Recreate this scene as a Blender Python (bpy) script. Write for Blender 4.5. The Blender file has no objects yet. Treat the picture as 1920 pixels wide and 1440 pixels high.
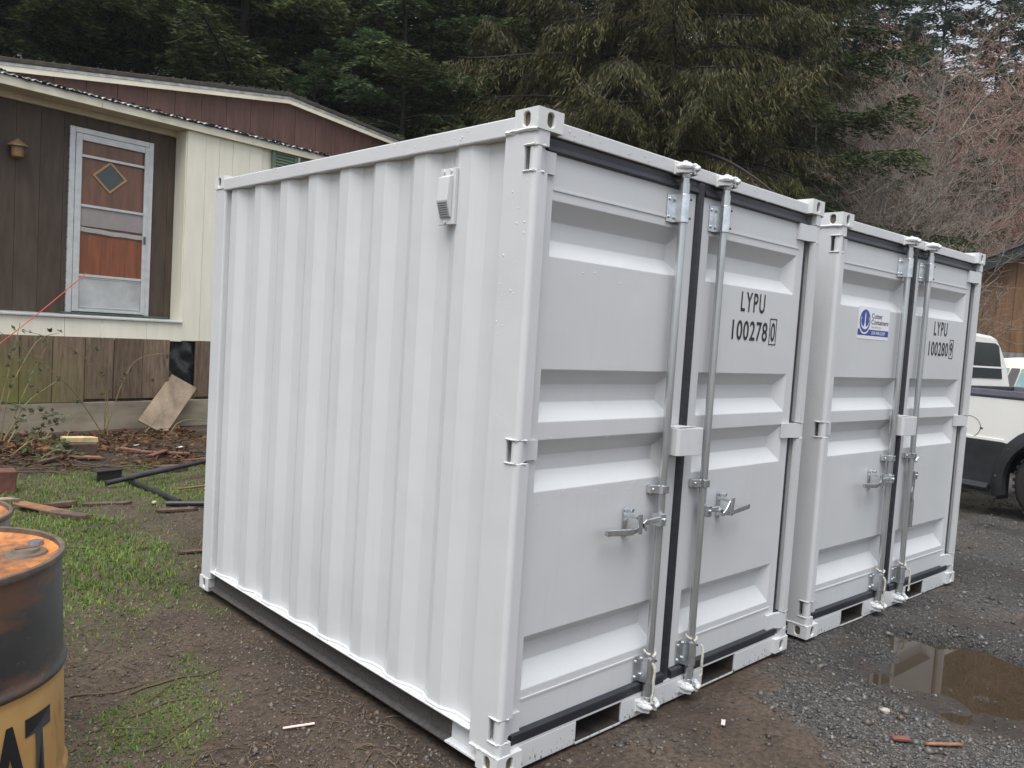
import bpy, bmesh, math, random
import numpy as np
from math import radians as RAD, sin, cos, pi

scene = bpy.context.scene
COL = scene.collection

# ------------------------------------------------------------------ camera
cam_d = bpy.data.cameras.new('camera')
cam = bpy.data.objects.new('camera', cam_d); COL.objects.link(cam)
cam.location = (-1.8776, -1.9151, 1.5255)
cam.rotation_euler = (1.5068, -0.0629, -0.7597)
cam_d.sensor_fit = 'HORIZONTAL'; cam_d.sensor_width = 36.0
cam_d.lens = 1526.5 / 1920 * 36
cam_d.clip_start = 0.05; cam_d.clip_end = 900
scene.camera = cam

# ------------------------------------------------------------------ sky, sun, exposure
world = bpy.data.worlds.new('World'); scene.world = world; world.use_nodes = True
SUN_EL, SUN_AZ = RAD(71), RAD(203)          # azimuth counted from +x towards +y
wn = world.node_tree; wn.nodes.clear()
sky = wn.nodes.new('ShaderNodeTexSky'); sky.sky_type = 'NISHITA'; sky.sun_disc = False
sky.sun_elevation = SUN_EL; sky.sun_rotation = pi / 2 - SUN_AZ
sky.air_density = 1.0; sky.dust_density = 2.2; sky.ozone_density = 1.0
hsv = wn.nodes.new('ShaderNodeHueSaturation'); hsv.inputs['Saturation'].default_value = 0.33
bg = wn.nodes.new('ShaderNodeBackground'); bg.inputs['Strength'].default_value = 0.115
wo = wn.nodes.new('ShaderNodeOutputWorld')
wn.links.new(sky.outputs[0], hsv.inputs['Color']); wn.links.new(hsv.outputs[0], bg.inputs['Color'])
wn.links.new(bg.outputs[0], wo.inputs['Surface'])
sun_d = bpy.data.lights.new('sun', 'SUN'); sun_d.energy = 2.3; sun_d.angle = RAD(60); sun_d.color = (1.0, 0.995, 0.985)
sun = bpy.data.objects.new('sun', sun_d); COL.objects.link(sun)
sun.rotation_euler = (0, pi / 2 - SUN_EL, SUN_AZ)   # lamp shines along its -Z
sun.location = (-10, -6, 20)
vs = scene.view_settings
vs.view_transform = 'Standard'; vs.look = 'None'; vs.gamma = 1.0; vs.use_curve_mapping = False; vs.exposure = 0.97
scene.render.engine = 'CYCLES'
scene.cycles.use_denoising = True
scene.cycles.max_bounces = 6; scene.cycles.diffuse_bounces = 3; scene.cycles.glossy_bounces = 3
scene.cycles.transparent_max_bounces = 8; scene.cycles.caustics_reflective = False; scene.cycles.caustics_refractive = False

# ------------------------------------------------------------------ materials
MATS = {}
def nd(nt, t, **kw):
    n = nt.nodes.new(t)
    for k, v in kw.items(): setattr(n, k, v)
    return n
def new_mat(name):
    m = bpy.data.materials.new(name); m.use_nodes = True; MATS[name] = m
    nt = m.node_tree; b = nt.nodes['Principled BSDF']
    return m, nt, b
def ramp(nt, fac, stops):
    r = nd(nt, 'ShaderNodeValToRGB'); e = r.color_ramp.elements
    while len(e) < len(stops): e.new(0.5)
    for el, (p, c) in zip(e, stops):
        el.position = p; el.color = (*c, 1) if len(c) == 3 else c
    nt.links.new(fac, r.inputs['Fac']); return r
def noise(nt, scale, detail=4, rough=0.55, vec=None, dist=0):
    n = nd(nt, 'ShaderNodeTexNoise'); n.inputs['Scale'].default_value = scale
    n.inputs['Detail'].default_value = detail; n.inputs['Roughness'].default_value = rough
    n.inputs['Distortion'].default_value = dist
    if vec is not None: nt.links.new(vec, n.inputs['Vector'])
    return n
def coords(nt, scale=(1, 1, 1), kind='Object'):
    tc = nd(nt, 'ShaderNodeTexCoord'); mp = nd(nt, 'ShaderNodeMapping')
    mp.inputs['Scale'].default_value = scale
    nt.links.new(tc.outputs[kind], mp.inputs['Vector']); return mp.outputs['Vector']
def mixc(nt, fac, a, b, blend='MIX'):
    m = nd(nt, 'ShaderNodeMix', data_type='RGBA', blend_type=blend)
    for sock, v in ((m.inputs[0], fac), (m.inputs[6], a), (m.inputs[7], b)):
        if hasattr(v, 'is_linked'): nt.links.new(v, sock)
        elif isinstance(v, (int, float)): sock.default_value = v
        else: sock.default_value = (*v, 1) if len(v) == 3 else v
    return m.outputs[2]
def bump(nt, b, height, strength=0.3, dist=0.01):
    n = nd(nt, 'ShaderNodeBump'); n.inputs['Strength'].default_value = strength; n.inputs['Distance'].default_value = dist
    nt.links.new(height, n.inputs['Height']); nt.links.new(n.outputs[0], b.inputs['Normal'])
def M(name, col, rough=0.5, metal=0.0, var=0.15, vscale=6.0, stretch=(1, 1, 1), bmp=0.0, bscale=40, col2=None, spec=None, randv=0.0):
    m, nt, b = new_mat(name)
    v = coords(nt, stretch)
    n = noise(nt, vscale, 5, 0.6, v)
    c2 = col2 if col2 else tuple(min(1, c * (1 + var)) for c in col)
    c1 = col if col2 else tuple(c * (1 - var) for c in col)
    r = ramp(nt, n.outputs['Fac'], [(0.32, c1), (0.68, c2)])
    out = r.outputs['Color']
    if randv:
        oi = nd(nt, 'ShaderNodeObjectInfo'); rr = ramp(nt, oi.outputs['Random'], [(0, (1 - randv,) * 3), (1, (1 + randv * 0.6,) * 3)])
        out = mixc(nt, 1.0, out, rr.outputs['Color'], 'MULTIPLY')
    nt.links.new(out, b.inputs['Base Color'])
    b.inputs['Roughness'].default_value = rough; b.inputs['Metallic'].default_value = metal
    if spec is not None: b.inputs['Specular IOR Level'].default_value = spec
    if bmp:
        n2 = noise(nt, bscale, 6, 0.65, v); bump(nt, b, n2.outputs['Fac'], bmp, 0.01)
    return m

def paint_container():
    m, nt, b = new_mat('container_paint')
    v = coords(nt)
    n = noise(nt, 1.6, 4, 0.6, v)
    base = ramp(nt, n.outputs['Fac'], [(0.3, (0.565, 0.575, 0.58)), (0.7, (0.60, 0.608, 0.612))]).outputs['Color']
    # faint vertical run-down dirt
    vs_ = coords(nt, (9, 9, 0.5)); st = noise(nt, 3, 5, 0.65, vs_)
    sm = ramp(nt, st.outputs['Fac'], [(0.56, (0, 0, 0)), (0.8, (1, 1, 1))]).outputs['Color']
    base = mixc(nt, mixc(nt, 0.20, (0, 0, 0), sm), base, (0.42, 0.405, 0.38))
    # mud splash speckles near the ground: darker and denser towards the sill
    tc = nd(nt, 'ShaderNodeTexCoord'); sx = nd(nt, 'ShaderNodeSeparateXYZ'); nt.links.new(tc.outputs['Object'], sx.inputs[0])
    zr = nd(nt, 'ShaderNodeMapRange'); zr.inputs['From Min'].default_value = 0.12; zr.inputs['From Max'].default_value = 0.0
    zr.inputs['To Min'].default_value = 0.0; zr.inputs['To Max'].default_value = 0.22; nt.links.new(sx.outputs['Z'], zr.inputs['Value'])
    sp = noise(nt, 75, 3, 0.6, coords(nt, (1.6, 1.6, 0.8)))
    ad = nd(nt, 'ShaderNodeMath', operation='ADD'); nt.links.new(sp.outputs['Fac'], ad.inputs[0]); nt.links.new(zr.outputs[0], ad.inputs[1])
    sr = ramp(nt, ad.outputs[0], [(0.80, (0, 0, 0)), (0.86, (1, 1, 1))]).outputs['Color']
    base = mixc(nt, sr, base, (0.045, 0.038, 0.03))
    nt.links.new(base, b.inputs['Base Color'])
    rn = noise(nt, 9, 4, 0.6, v); rr = ramp(nt, rn.outputs['Fac'], [(0.3, (0.30,) * 3), (0.7, (0.42,) * 3)])
    nt.links.new(rr.outputs['Color'], b.inputs['Roughness'])
    bn = noise(nt, 3.2, 2, 0.45, v); bump(nt, b, bn.outputs['Fac'], 0.22, 0.02)
    return m
paint_container()
def casting_paint():
    m, nt, b = new_mat('casting_paint'); v = coords(nt)
    n = noise(nt, 4, 4, 0.6, v); base = ramp(nt, n.outputs['Fac'], [(0.3, (0.60, 0.605, 0.60)), (0.7, (0.66, 0.665, 0.655))]).outputs['Color']
    n2 = noise(nt, 13, 5, 0.7, v); f = ramp(nt, n2.outputs['Fac'], [(0.64, (0, 0, 0)), (0.70, (0.8, 0.8, 0.8))]).outputs['Color']
    base = mixc(nt, f, base, (0.24, 0.12, 0.06))
    nt.links.new(base, b.inputs['Base Color']); b.inputs['Roughness'].default_value = 0.4; bump(nt, b, noise(nt, 40, 4, 0.6, v).outputs['Fac'], 0.15, 0.01)
casting_paint()

def leaf_mat(name, cols, rough=0.6, trans=0.25):
    m, nt, b = new_mat(name)
    g = nd(nt, 'ShaderNodeNewGeometry')
    k = len(cols)
    r = ramp(nt, g.outputs['Random Per Island'], [(i / max(1, k - 1), c) for i, c in enumerate(cols)])
    oi = nd(nt, 'ShaderNodeObjectInfo'); rr = ramp(nt, oi.outputs['Random'], [(0, (0.8, 0.82, 0.8)), (1, (1.15, 1.1, 1.1))])
    v = coords(nt); n = noise(nt, 1.1, 3, 0.6, v); nr = ramp(nt, n.outputs['Fac'], [(0.3, (0.62, 0.66, 0.62)), (0.7, (1.35, 1.3, 1.2))])
    c = mixc(nt, 1.0, r.outputs['Color'], rr.outputs['Color'], 'MULTIPLY'); c = mixc(nt, 1.0, c, nr.outputs['Color'], 'MULTIPLY')
    nt.links.new(c, b.inputs['Base Color']); b.inputs['Roughness'].default_value = rough
    b.inputs['Specular IOR Level'].default_value = 0.25
    if trans:
        t = nd(nt, 'ShaderNodeBsdfTranslucent'); nt.links.new(c, t.inputs['Color'])
        mx = nd(nt, 'ShaderNodeMixShader'); mx.inputs[0].default_value = trans
        out = nt.nodes['Material Output']
        nt.links.new(b.outputs[0], mx.inputs[1]); nt.links.new(t.outputs[0], mx.inputs[2]); nt.links.new(mx.outputs[0], out.inputs['Surface'])
    return m
leaf_mat('fir_needles', [(0.020, 0.034, 0.013), (0.038, 0.058, 0.019), (0.064, 0.088, 0.027), (0.095, 0.118, 0.038)])
leaf_mat('bright_fir_needles', [(0.03, 0.06, 0.028), (0.05, 0.09, 0.038), (0.075, 0.125, 0.05), (0.095, 0.15, 0.06)])
leaf_mat('cedar_sprays', [(0.028, 0.036, 0.013), (0.052, 0.056, 0.019), (0.078, 0.073, 0.024), (0.105, 0.086, 0.030)])
leaf_mat('far_needles', [(0.045, 0.072, 0.052), (0.07, 0.105, 0.075), (0.095, 0.13, 0.095)])  # blue-grey distance haze is mixed into these needle colours
leaf_mat('grass_blades', [(0.050, 0.125, 0.016), (0.080, 0.180, 0.022), (0.115, 0.215, 0.032), (0.15, 0.205, 0.045), (0.23, 0.20, 0.08)], 0.5, 0.3)
leaf_mat('bramble_leaves', [(0.03, 0.05, 0.022), (0.05, 0.075, 0.03), (0.075, 0.09, 0.045), (0.10, 0.06, 0.035)])
leaf_mat('fallen_leaves', [(0.07, 0.035, 0.02), (0.12, 0.055, 0.025), (0.16, 0.09, 0.045), (0.05, 0.035, 0.025)])
M('bark', (0.020, 0.016, 0.012), 0.9, var=0.4, vscale=9, stretch=(3, 3, 0.5), bmp=0.6, bscale=14)
M('pale_bark', (0.20, 0.18, 0.15), 0.85, var=0.35, vscale=7, stretch=(2, 2, 0.7), bmp=0.4, bscale=20)
M('red_twigs', (0.34, 0.20, 0.15), 0.8, var=0.3, vscale=1.2)  # reddish twigs, paled to carry some of the distant haze
M('grey_twigs', (0.235, 0.195, 0.165), 0.8, var=0.3, vscale=1.2)
M('steel_zinc', (0.62, 0.65, 0.67), 0.22, 0.88, var=0.18, vscale=22, bmp=0.08, bscale=60)
M('steel_tube', (0.50, 0.52, 0.53), 0.28, 0.8, var=0.15, vscale=8, stretch=(1, 1, 0.25))
M('gasket_rubber', (0.020, 0.022, 0.028), 0.45, var=0.3, vscale=8, stretch=(0.6, 1, 4))
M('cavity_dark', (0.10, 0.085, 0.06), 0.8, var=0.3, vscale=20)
M('lettering_black', (0.012, 0.012, 0.014), 0.45)
M('sticker_white', (0.80, 0.80, 0.84), 0.3, var=0.02)
M('sticker_blue', (0.022, 0.055, 0.28), 0.3, var=0.06)
M('sticker_grey', (0.28, 0.28, 0.30), 0.4)
M('rope_white', (0.60, 0.57, 0.50), 0.9, var=0.3, vscale=90, bmp=0.6, bscale=160)
M('mud_rail', (0.050, 0.044, 0.040), 0.55, var=0.45, vscale=60, bmp=0.9, bscale=180, col2=(0.105, 0.098, 0.092))
M('weld_paint', (0.63, 0.635, 0.635), 0.35, var=0.06, vscale=40, bmp=0.5, bscale=70)
M('drop', (0.70, 0.71, 0.72), 0.06, var=0.02)
M('darkened_pocket_steel', (0.018, 0.016, 0.014), 0.6, var=0.5, vscale=12, stretch=(1, 0.3, 1), col2=(0.06, 0.05, 0.042))  # colour darkened so the pocket interiors look deep in shade
M('cream_siding', (0.80, 0.765, 0.635), 0.5, var=0.05, vscale=2.2, stretch=(4, 4, 0.6), bmp=0.06, bscale=10)
M('cream_trim', (0.82, 0.77, 0.60), 0.5, var=0.10, vscale=3)
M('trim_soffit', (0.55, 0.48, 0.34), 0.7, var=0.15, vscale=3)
M('brown_panel', (0.070, 0.049, 0.034), 0.7, var=0.25, vscale=5, stretch=(3, 3, 0.5), bmp=0.2, bscale=30, randv=0.12)
M('gable_brown', (0.100, 0.050, 0.038), 0.65, var=0.25, vscale=4, stretch=(3, 3, 0.5), bmp=0.15, bscale=24, randv=0.1)
M('roof_shingle', (0.052, 0.045, 0.035), 0.95, var=0.4, vscale=14, bmp=0.6, bscale=40)
M('roof_tin', (0.50, 0.50, 0.49), 0.45, 0.3, var=0.35, vscale=9, bmp=0.1)
M('moss_dark', (0.02, 0.019, 0.015), 0.95, var=0.5, vscale=30, bmp=0.8, bscale=60)
M('aluminium_white', (0.55, 0.555, 0.55), 0.35, 0.25, var=0.10, vscale=9)
M('aluminium_kick', (0.47, 0.475, 0.47), 0.42, 0.35, var=0.22, vscale=3)
M('door_wood', (0.165, 0.078, 0.048), 0.35, var=0.25, vscale=2.5, stretch=(5, 5, 0.6))
M('door_wood_orange', (0.215, 0.066, 0.027), 0.35, var=0.3, vscale=3, stretch=(6, 6, 0.5))
M('diamond_trim', (0.42, 0.25, 0.10), 0.4)
M('diamond_glass', (0.05, 0.062, 0.065), 0.15)
M('screen_mesh', (0.30, 0.27, 0.255), 0.7, var=0.08)
M('screen_roll', (0.40, 0.37, 0.34), 0.7, var=0.1)
m, nt, b = new_mat('clear_pane'); nt.nodes.remove(b)
_t = nd(nt, 'ShaderNodeBsdfTransparent'); _g = nd(nt, 'ShaderNodeBsdfGlossy'); _g.inputs['Roughness'].default_value = 0.04; _f = nd(nt, 'ShaderNodeFresnel'); _f.inputs['IOR'].default_value = 1.16
_m = nd(nt, 'ShaderNodeMixShader'); nt.links.new(_f.outputs[0], _m.inputs[0]); nt.links.new(_t.outputs[0], _m.inputs[1]); nt.links.new(_g.outputs[0], _m.inputs[2]); nt.links.new(_m.outputs[0], nt.nodes['Material Output'].inputs['Surface'])
M('straw', (0.125, 0.088, 0.048), 0.85, var=0.4, vscale=3)
M('shutter_green', (0.12, 0.165, 0.115), 0.6, var=0.12)
M('window_dark', (0.02, 0.022, 0.025), 0.08)
M('concrete_wall', (0.30, 0.255, 0.19), 0.85, var=0.28, vscale=2.5, stretch=(0.6, 1, 2.2), bmp=0.25, bscale=16)
M('black_plastic', (0.016, 0.017, 0.020), 0.22, var=0.5, vscale=5, bmp=0.8, bscale=7)
M('lamp_amber', (0.22, 0.125, 0.045), 0.35, var=0.2)
M('lamp_cap', (0.15, 0.10, 0.055), 0.5)
M('threshold_green', (0.06, 0.09, 0.07), 0.6, var=0.3)
M('cord_red', (0.58, 0.10, 0.07), 0.5)
M('orange_wood', (0.20, 0.095, 0.048), 0.75, var=0.4, vscale=9, stretch=(1, 4, 4), bmp=0.4, bscale=20)
M('fresh_wood', (0.50, 0.38, 0.20), 0.7, var=0.25, vscale=10, bmp=0.3, bscale=30)
M('red_wood', (0.125, 0.050, 0.036), 0.7, var=0.35, vscale=8, bmp=0.3, bscale=30)
M('bark_chunk', (0.085, 0.055, 0.040), 0.9, var=0.4, vscale=12, bmp=0.7, bscale=30)
M('grey_plywood', (0.22, 0.165, 0.115), 0.8, var=0.45, vscale=4, stretch=(1, 1, 0.3), bmp=0.2, bscale=30)
M('black_pipe', (0.030, 0.030, 0.033), 0.42, 0.2, var=0.3, vscale=14, bmp=0.15)
M('rust_rod', (0.14, 0.075, 0.045), 0.8, var=0.3, vscale=14)
M('pale_stone', (0.36, 0.33, 0.28), 0.8, var=0.2, vscale=20, bmp=0.2)
M('litter_white', (0.50, 0.485, 0.455), 0.6, var=0.1)
M('lath_pink', (0.62, 0.42, 0.36), 0.6, var=0.35, vscale=28)
M('twig_brown', (0.085, 0.055, 0.035), 0.85, var=0.3, vscale=14)
M('stem_green', (0.20, 0.16, 0.075), 0.7, var=0.3, vscale=9)
M('truck_white', (0.81, 0.80, 0.755), 0.22, var=0.03, vscale=2)
M('truck_black', (0.022, 0.024, 0.027), 0.5, var=0.35, vscale=7, bmp=0.1)
M('rail_cap', (0.075, 0.076, 0.095), 0.45, var=0.15)
M('truck_glass', (0.025, 0.032, 0.034), 0.06)
M('suv_glass', (0.20, 0.32, 0.32), 0.06, var=0.2)
M('suv_pillar', (0.085, 0.08, 0.085), 0.4)
M('suv_cream', (0.70, 0.63, 0.52), 0.3, var=0.04)
M('tyre', (0.022, 0.021, 0.020), 0.85, var=0.3, vscale=20, bmp=0.3)
M('rim_steel', (0.30, 0.30, 0.31), 0.4, 0.7)
M('chrome', (0.6, 0.6, 0.6), 0.2, 1.0)
M('lamp_red', (0.45, 0.02, 0.02), 0.2)
M('plywood_brown', (0.215, 0.115, 0.055), 0.6, var=0.35, vscale=2.2, stretch=(4, 4, 0.35), randv=0.08)
M('roof_black', (0.022, 0.028, 0.030), 0.6, var=0.3)
M('roof_slate', (0.11, 0.11, 0.145), 0.35, 0.3, var=0.15)
M('corrugate_grey', (0.27, 0.27, 0.27), 0.5, 0.3)
M('stone_grey', (0.10, 0.10, 0.10), 0.7, var=0.3, vscale=20)

def skirt_mat():
    m, nt, b = new_mat('skirt_wood')
    v = coords(nt, (7, 7, 0.7)); n = noise(nt, 4, 6, 0.65, v, 0.6)
    c = ramp(nt, n.outputs['Fac'], [(0.3, (0.085, 0.056, 0.036)), (0.55, (0.185, 0.132, 0.088)), (0.75, (0.27, 0.205, 0.145))]).outputs['Color']
    tc = nd(nt, 'ShaderNodeTexCoord'); sx = nd(nt, 'ShaderNodeSeparateXYZ'); nt.links.new(tc.outputs['Object'], sx.inputs[0])
    # moss film low on the boards at the left end
    mx = nd(nt, 'ShaderNodeMapRange'); nt.links.new(sx.outputs['X'], mx.inputs['Value'])
    mx.inputs['From Min'].default_value = 1.15; mx.inputs['From Max'].default_value = -0.3
    mz = nd(nt, 'ShaderNodeMapRange'); nt.links.new(sx.outputs['Z'], mz.inputs['Value'])
    mz.inputs['From Min'].default_value = 1.15; mz.inputs['From Max'].default_value = 0.3
    mm = nd(nt, 'ShaderNodeMath', operation='MULTIPLY'); nt.links.new(mx.outputs[0], mm.inputs[0]); nt.links.new(mz.outputs[0], mm.inputs[1])
    n2 = noise(nt, 3.2, 4, 0.6, coords(nt)); m3 = nd(nt, 'ShaderNodeMath', operation='MULTIPLY'); nt.links.new(mm.outputs[0], m3.inputs[0]); nt.links.new(n2.outputs['Fac'], m3.inputs[1])
    f = ramp(nt, m3.outputs[0], [(0.02, (0, 0, 0)), (0.42, (1, 1, 1))]).outputs['Color']
    c = mixc(nt, f, c, (0.17, 0.185, 0.035))
    oi = nd(nt, 'ShaderNodeObjectInfo'); rr = ramp(nt, oi.outputs['Random'], [(0, (0.72, 0.70, 0.70)), (1, (1.15, 1.15, 1.15))])
    c = mixc(nt, 1.0, c, rr.outputs['Color'], 'MULTIPLY')
    k = nd(nt, 'ShaderNodeTexVoronoi'); k.inputs['Scale'].default_value = 3.0; nt.links.new(coords(nt, (1.2, 1.2, 0.8)), k.inputs['Vector'])
    kr = ramp(nt, k.outputs['Distance'], [(0.05, (1, 1, 1)), (0.09, (0, 0, 0))]).outputs['Color']
    c = mixc(nt, kr, c, (0.07, 0.045, 0.03))
    nt.links.new(c, b.inputs['Base Color']); b.inputs['Roughness'].default_value = 0.85
    bump(nt, b, n.outputs['Fac'], 0.3, 0.01)
skirt_mat()

def barrel_mats():
    m, nt, b = new_mat('drum_lid')
    v = coords(nt); n = noise(nt, 5, 6, 0.62, v, 0.4)
    c = ramp(nt, n.outputs['Fac'], [(0.30, (0.085, 0.060, 0.045)), (0.42, (0.24, 0.105, 0.045)), (0.55, (0.46, 0.18, 0.045)), (0.72, (0.66, 0.31, 0.075))]).outputs['Color']
    n2 = noise(nt, 34, 6, 0.7, v); fr_ = ramp(nt, n2.outputs['Fac'], [(0.3, (0.45, 0.42, 0.40)), (0.6, (1.1, 1.05, 1.0))]).outputs['Color']; c = mixc(nt, 1.0, c, fr_, 'MULTIPLY')
    nt.links.new(c, b.inputs['Base Color']); b.inputs['Roughness'].default_value = 0.6; bump(nt, b, n2.outputs['Fac'], 0.4, 0.01)
    m, nt, b = new_mat('drum_black')
    v = coords(nt, (1, 1, 1)); n = noise(nt, 4, 5, 0.6, v); n2 = noise(nt, 2.3, 5, 0.6, coords(nt, (1.0, 1.0, 2.6)))
    c = ramp(nt, n.outputs['Fac'], [(0.3, (0.018, 0.019, 0.020)), (0.7, (0.050, 0.050, 0.048))]).outputs['Color']
    f = ramp(nt, n2.outputs['Fac'], [(0.51, (0, 0, 0)), (0.58, (0.85, 0.85, 0.85))]).outputs['Color']
    c = mixc(nt, f, c, (0.12, 0.060, 0.036))
    n3 = noise(nt, 26, 5, 0.7, coords(nt)); f3 = ramp(nt, n3.outputs['Fac'], [(0.62, (0, 0, 0)), (0.70, (0.8, 0.8, 0.8))]).outputs['Color']
    c = mixc(nt, f3, c, (0.16, 0.12, 0.095))
    nt.links.new(c, b.inputs['Base Color']); b.inputs['Roughness'].default_value = 0.5; bump(nt, b, n.outputs['Fac'], 0.12, 0.01)
    m, nt, b = new_mat('drum_yellow')
    n = noise(nt, 4, 5, 0.6, coords(nt)); n2 = noise(nt, 7, 6, 0.65, coords(nt, (1.6, 1.6, 0.45)))
    c = ramp(nt, n.outputs['Fac'], [(0.3, (0.42, 0.225, 0.075)), (0.7, (0.55, 0.345, 0.135))]).outputs['Color']
    f = ramp(nt, n2.outputs['Fac'], [(0.52, (0, 0, 0)), (0.68, (0.9, 0.9, 0.9))]).outputs['Color']
    c = mixc(nt, f, c, (0.14, 0.075, 0.035))
    nt.links.new(c, b.inputs['Base Color']); b.inputs['Roughness'].default_value = 0.45; bump(nt, b, n.outputs['Fac'], 0.10, 0.01)
    M('drum_rim', (0.10, 0.075, 0.055), 0.7, var=0.4, vscale=18, bmp=0.3)
    M('drum_grey', (0.20, 0.20, 0.19), 0.6, var=0.3, vscale=8)
barrel_mats()

def ground_mat():
    m, nt, b = new_mat('dirt_ground')
    at = nd(nt, 'ShaderNodeAttribute'); at.attribute_name = 'mask'
    sp = nd(nt, 'ShaderNodeSeparateColor'); nt.links.new(at.outputs['Color'], sp.inputs[0])
    v = coords(nt)
    n1 = noise(nt, 2.2, 7, 0.62, v); n2 = noise(nt, 42, 5, 0.7, v); n3 = noise(nt, 9, 6, 0.65, v)
    dirt = ramp(nt, n1.outputs['Fac'], [(0.3, (0.029, 0.019, 0.012)), (0.50, (0.058, 0.039, 0.026)), (0.72, (0.088, 0.062, 0.041))]).outputs['Color']
    fine = ramp(nt, n2.outputs['Fac'], [(0.32, (0.25, 0.25, 0.25)), (0.50, (1, 1, 1)), (0.70, (1.6, 1.55, 1.5))]).outputs['Color']
    dirt = mixc(nt, 1.0, dirt, fine, 'MULTIPLY')
    vo = nd(nt, 'ShaderNodeTexVoronoi'); vo.inputs['Scale'].default_value = 75; nt.links.new(v, vo.inputs['Vector'])
    gr = ramp(nt, vo.outputs['Color'], [(0.2, (0.024, 0.022, 0.020)), (0.6, (0.070, 0.065, 0.060)), (0.95, (0.14, 0.13, 0.118))]).outputs['Color']
    gr = mixc(nt, 1.0, gr, fine, 'MULTIPLY')
    c = mixc(nt, sp.outputs['Red'], dirt, gr)
    moss = ramp(nt, n3.outputs['Fac'], [(0.3, (0.045, 0.055, 0.018)), (0.7, (0.085, 0.085, 0.03))]).outputs['Color']
    c = mixc(nt, sp.outputs['Green'], c, moss)
    wet = mixc(nt, 1.0, c, (0.42, 0.40, 0.38), 'MULTIPLY')
    c = mixc(nt, sp.outputs['Blue'], c, wet)
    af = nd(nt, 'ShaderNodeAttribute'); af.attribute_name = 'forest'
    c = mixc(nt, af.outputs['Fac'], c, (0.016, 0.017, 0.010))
    nt.links.new(c, b.inputs['Base Color'])
    rr = nd(nt, 'ShaderNodeMapRange'); nt.links.new(sp.outputs['Blue'], rr.inputs['Value']); rr.inputs['To Min'].default_value = 0.85; rr.inputs['To Max'].default_value = 0.42
    nt.links.new(rr.outputs[0], b.inputs['Roughness'])
    h = mixc(nt, sp.outputs['Red'], n2.outputs['Fac'], vo.outputs['Distance']); h2 = mixc(nt, 0.5, h, n3.outputs['Fac'])
    bump(nt, b, h2, 1.0, 0.03)
ground_mat()

m, nt, b = new_mat('puddle_water')
b.inputs['Base Color'].default_value = (0.036, 0.026, 0.016, 1); b.inputs['Roughness'].default_value = 0.012
b.inputs['IOR'].default_value = 1.33
_n = noise(nt, 3.5, 2, 0.5, coords(nt)); bump(nt, b, _n.outputs['Fac'], 0.03, 0.01)
def gravel_mat(name, cols, rough):
    m, nt, b = new_mat(name)
    g = nd(nt, 'ShaderNodeNewGeometry'); k = len(cols)
    r = ramp(nt, g.outputs['Random Per Island'], [(i / (k - 1), c) for i, c in enumerate(cols)])
    nt.links.new(r.outputs['Color'], b.inputs['Base Color']); b.inputs['Roughness'].default_value = rough
gravel_mat('gravel_stones', [(0.026, 0.026, 0.026), (0.045, 0.043, 0.042), (0.070, 0.067, 0.064), (0.10, 0.094, 0.086), (0.070, 0.052, 0.038), (0.11, 0.105, 0.10), (0.17, 0.16, 0.145)], 0.45)
gravel_mat('dirt_crumbs', [(0.05, 0.036, 0.027), (0.085, 0.062, 0.047), (0.12, 0.09, 0.07), (0.07, 0.06, 0.055), (0.20, 0.17, 0.14)], 0.85)

# ------------------------------------------------------------------ mesh helpers
def link(o, parent=None):
    COL.objects.link(o)
    if parent is not None: o.parent = parent
    return o
def tag(o, label=None, cat=None, group=None, kind=None):
    if label: o['label'] = label
    if cat: o['category'] = cat
    if group: o['group'] = group
    if kind: o['kind'] = kind
    return o
def empty(name, loc=(0, 0, 0), rz=0.0, rot=None):
    o = bpy.data.objects.new(name, None); o.empty_display_size = 0.2
    o.location = loc; o.rotation_euler = rot if rot else (0, 0, rz)
    COL.objects.link(o); return o
def np_mesh(name, V, F, mat, parent=None, smooth=False):
    V = np.ascontiguousarray(V, np.float32); F = np.ascontiguousarray(F, np.int32)
    me = bpy.data.meshes.new(name); k = F.shape[1]
    me.vertices.add(len(V)); me.vertices.foreach_set('co', V.ravel())
    me.loops.add(F.size); me.loops.foreach_set('vertex_index', F.ravel())
    me.polygons.add(len(F)); me.polygons.foreach_set('loop_start', np.arange(0, F.size, k, dtype=np.int32))
    me.polygons.foreach_set('loop_total', np.full(len(F), k, np.int32))
    if smooth: me.polygons.foreach_set('use_smooth', np.ones(len(F), bool))
    me.update(calc_edges=True); me.materials.append(MATS[mat])
    return link(bpy.data.objects.new(name, me), parent)

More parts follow.
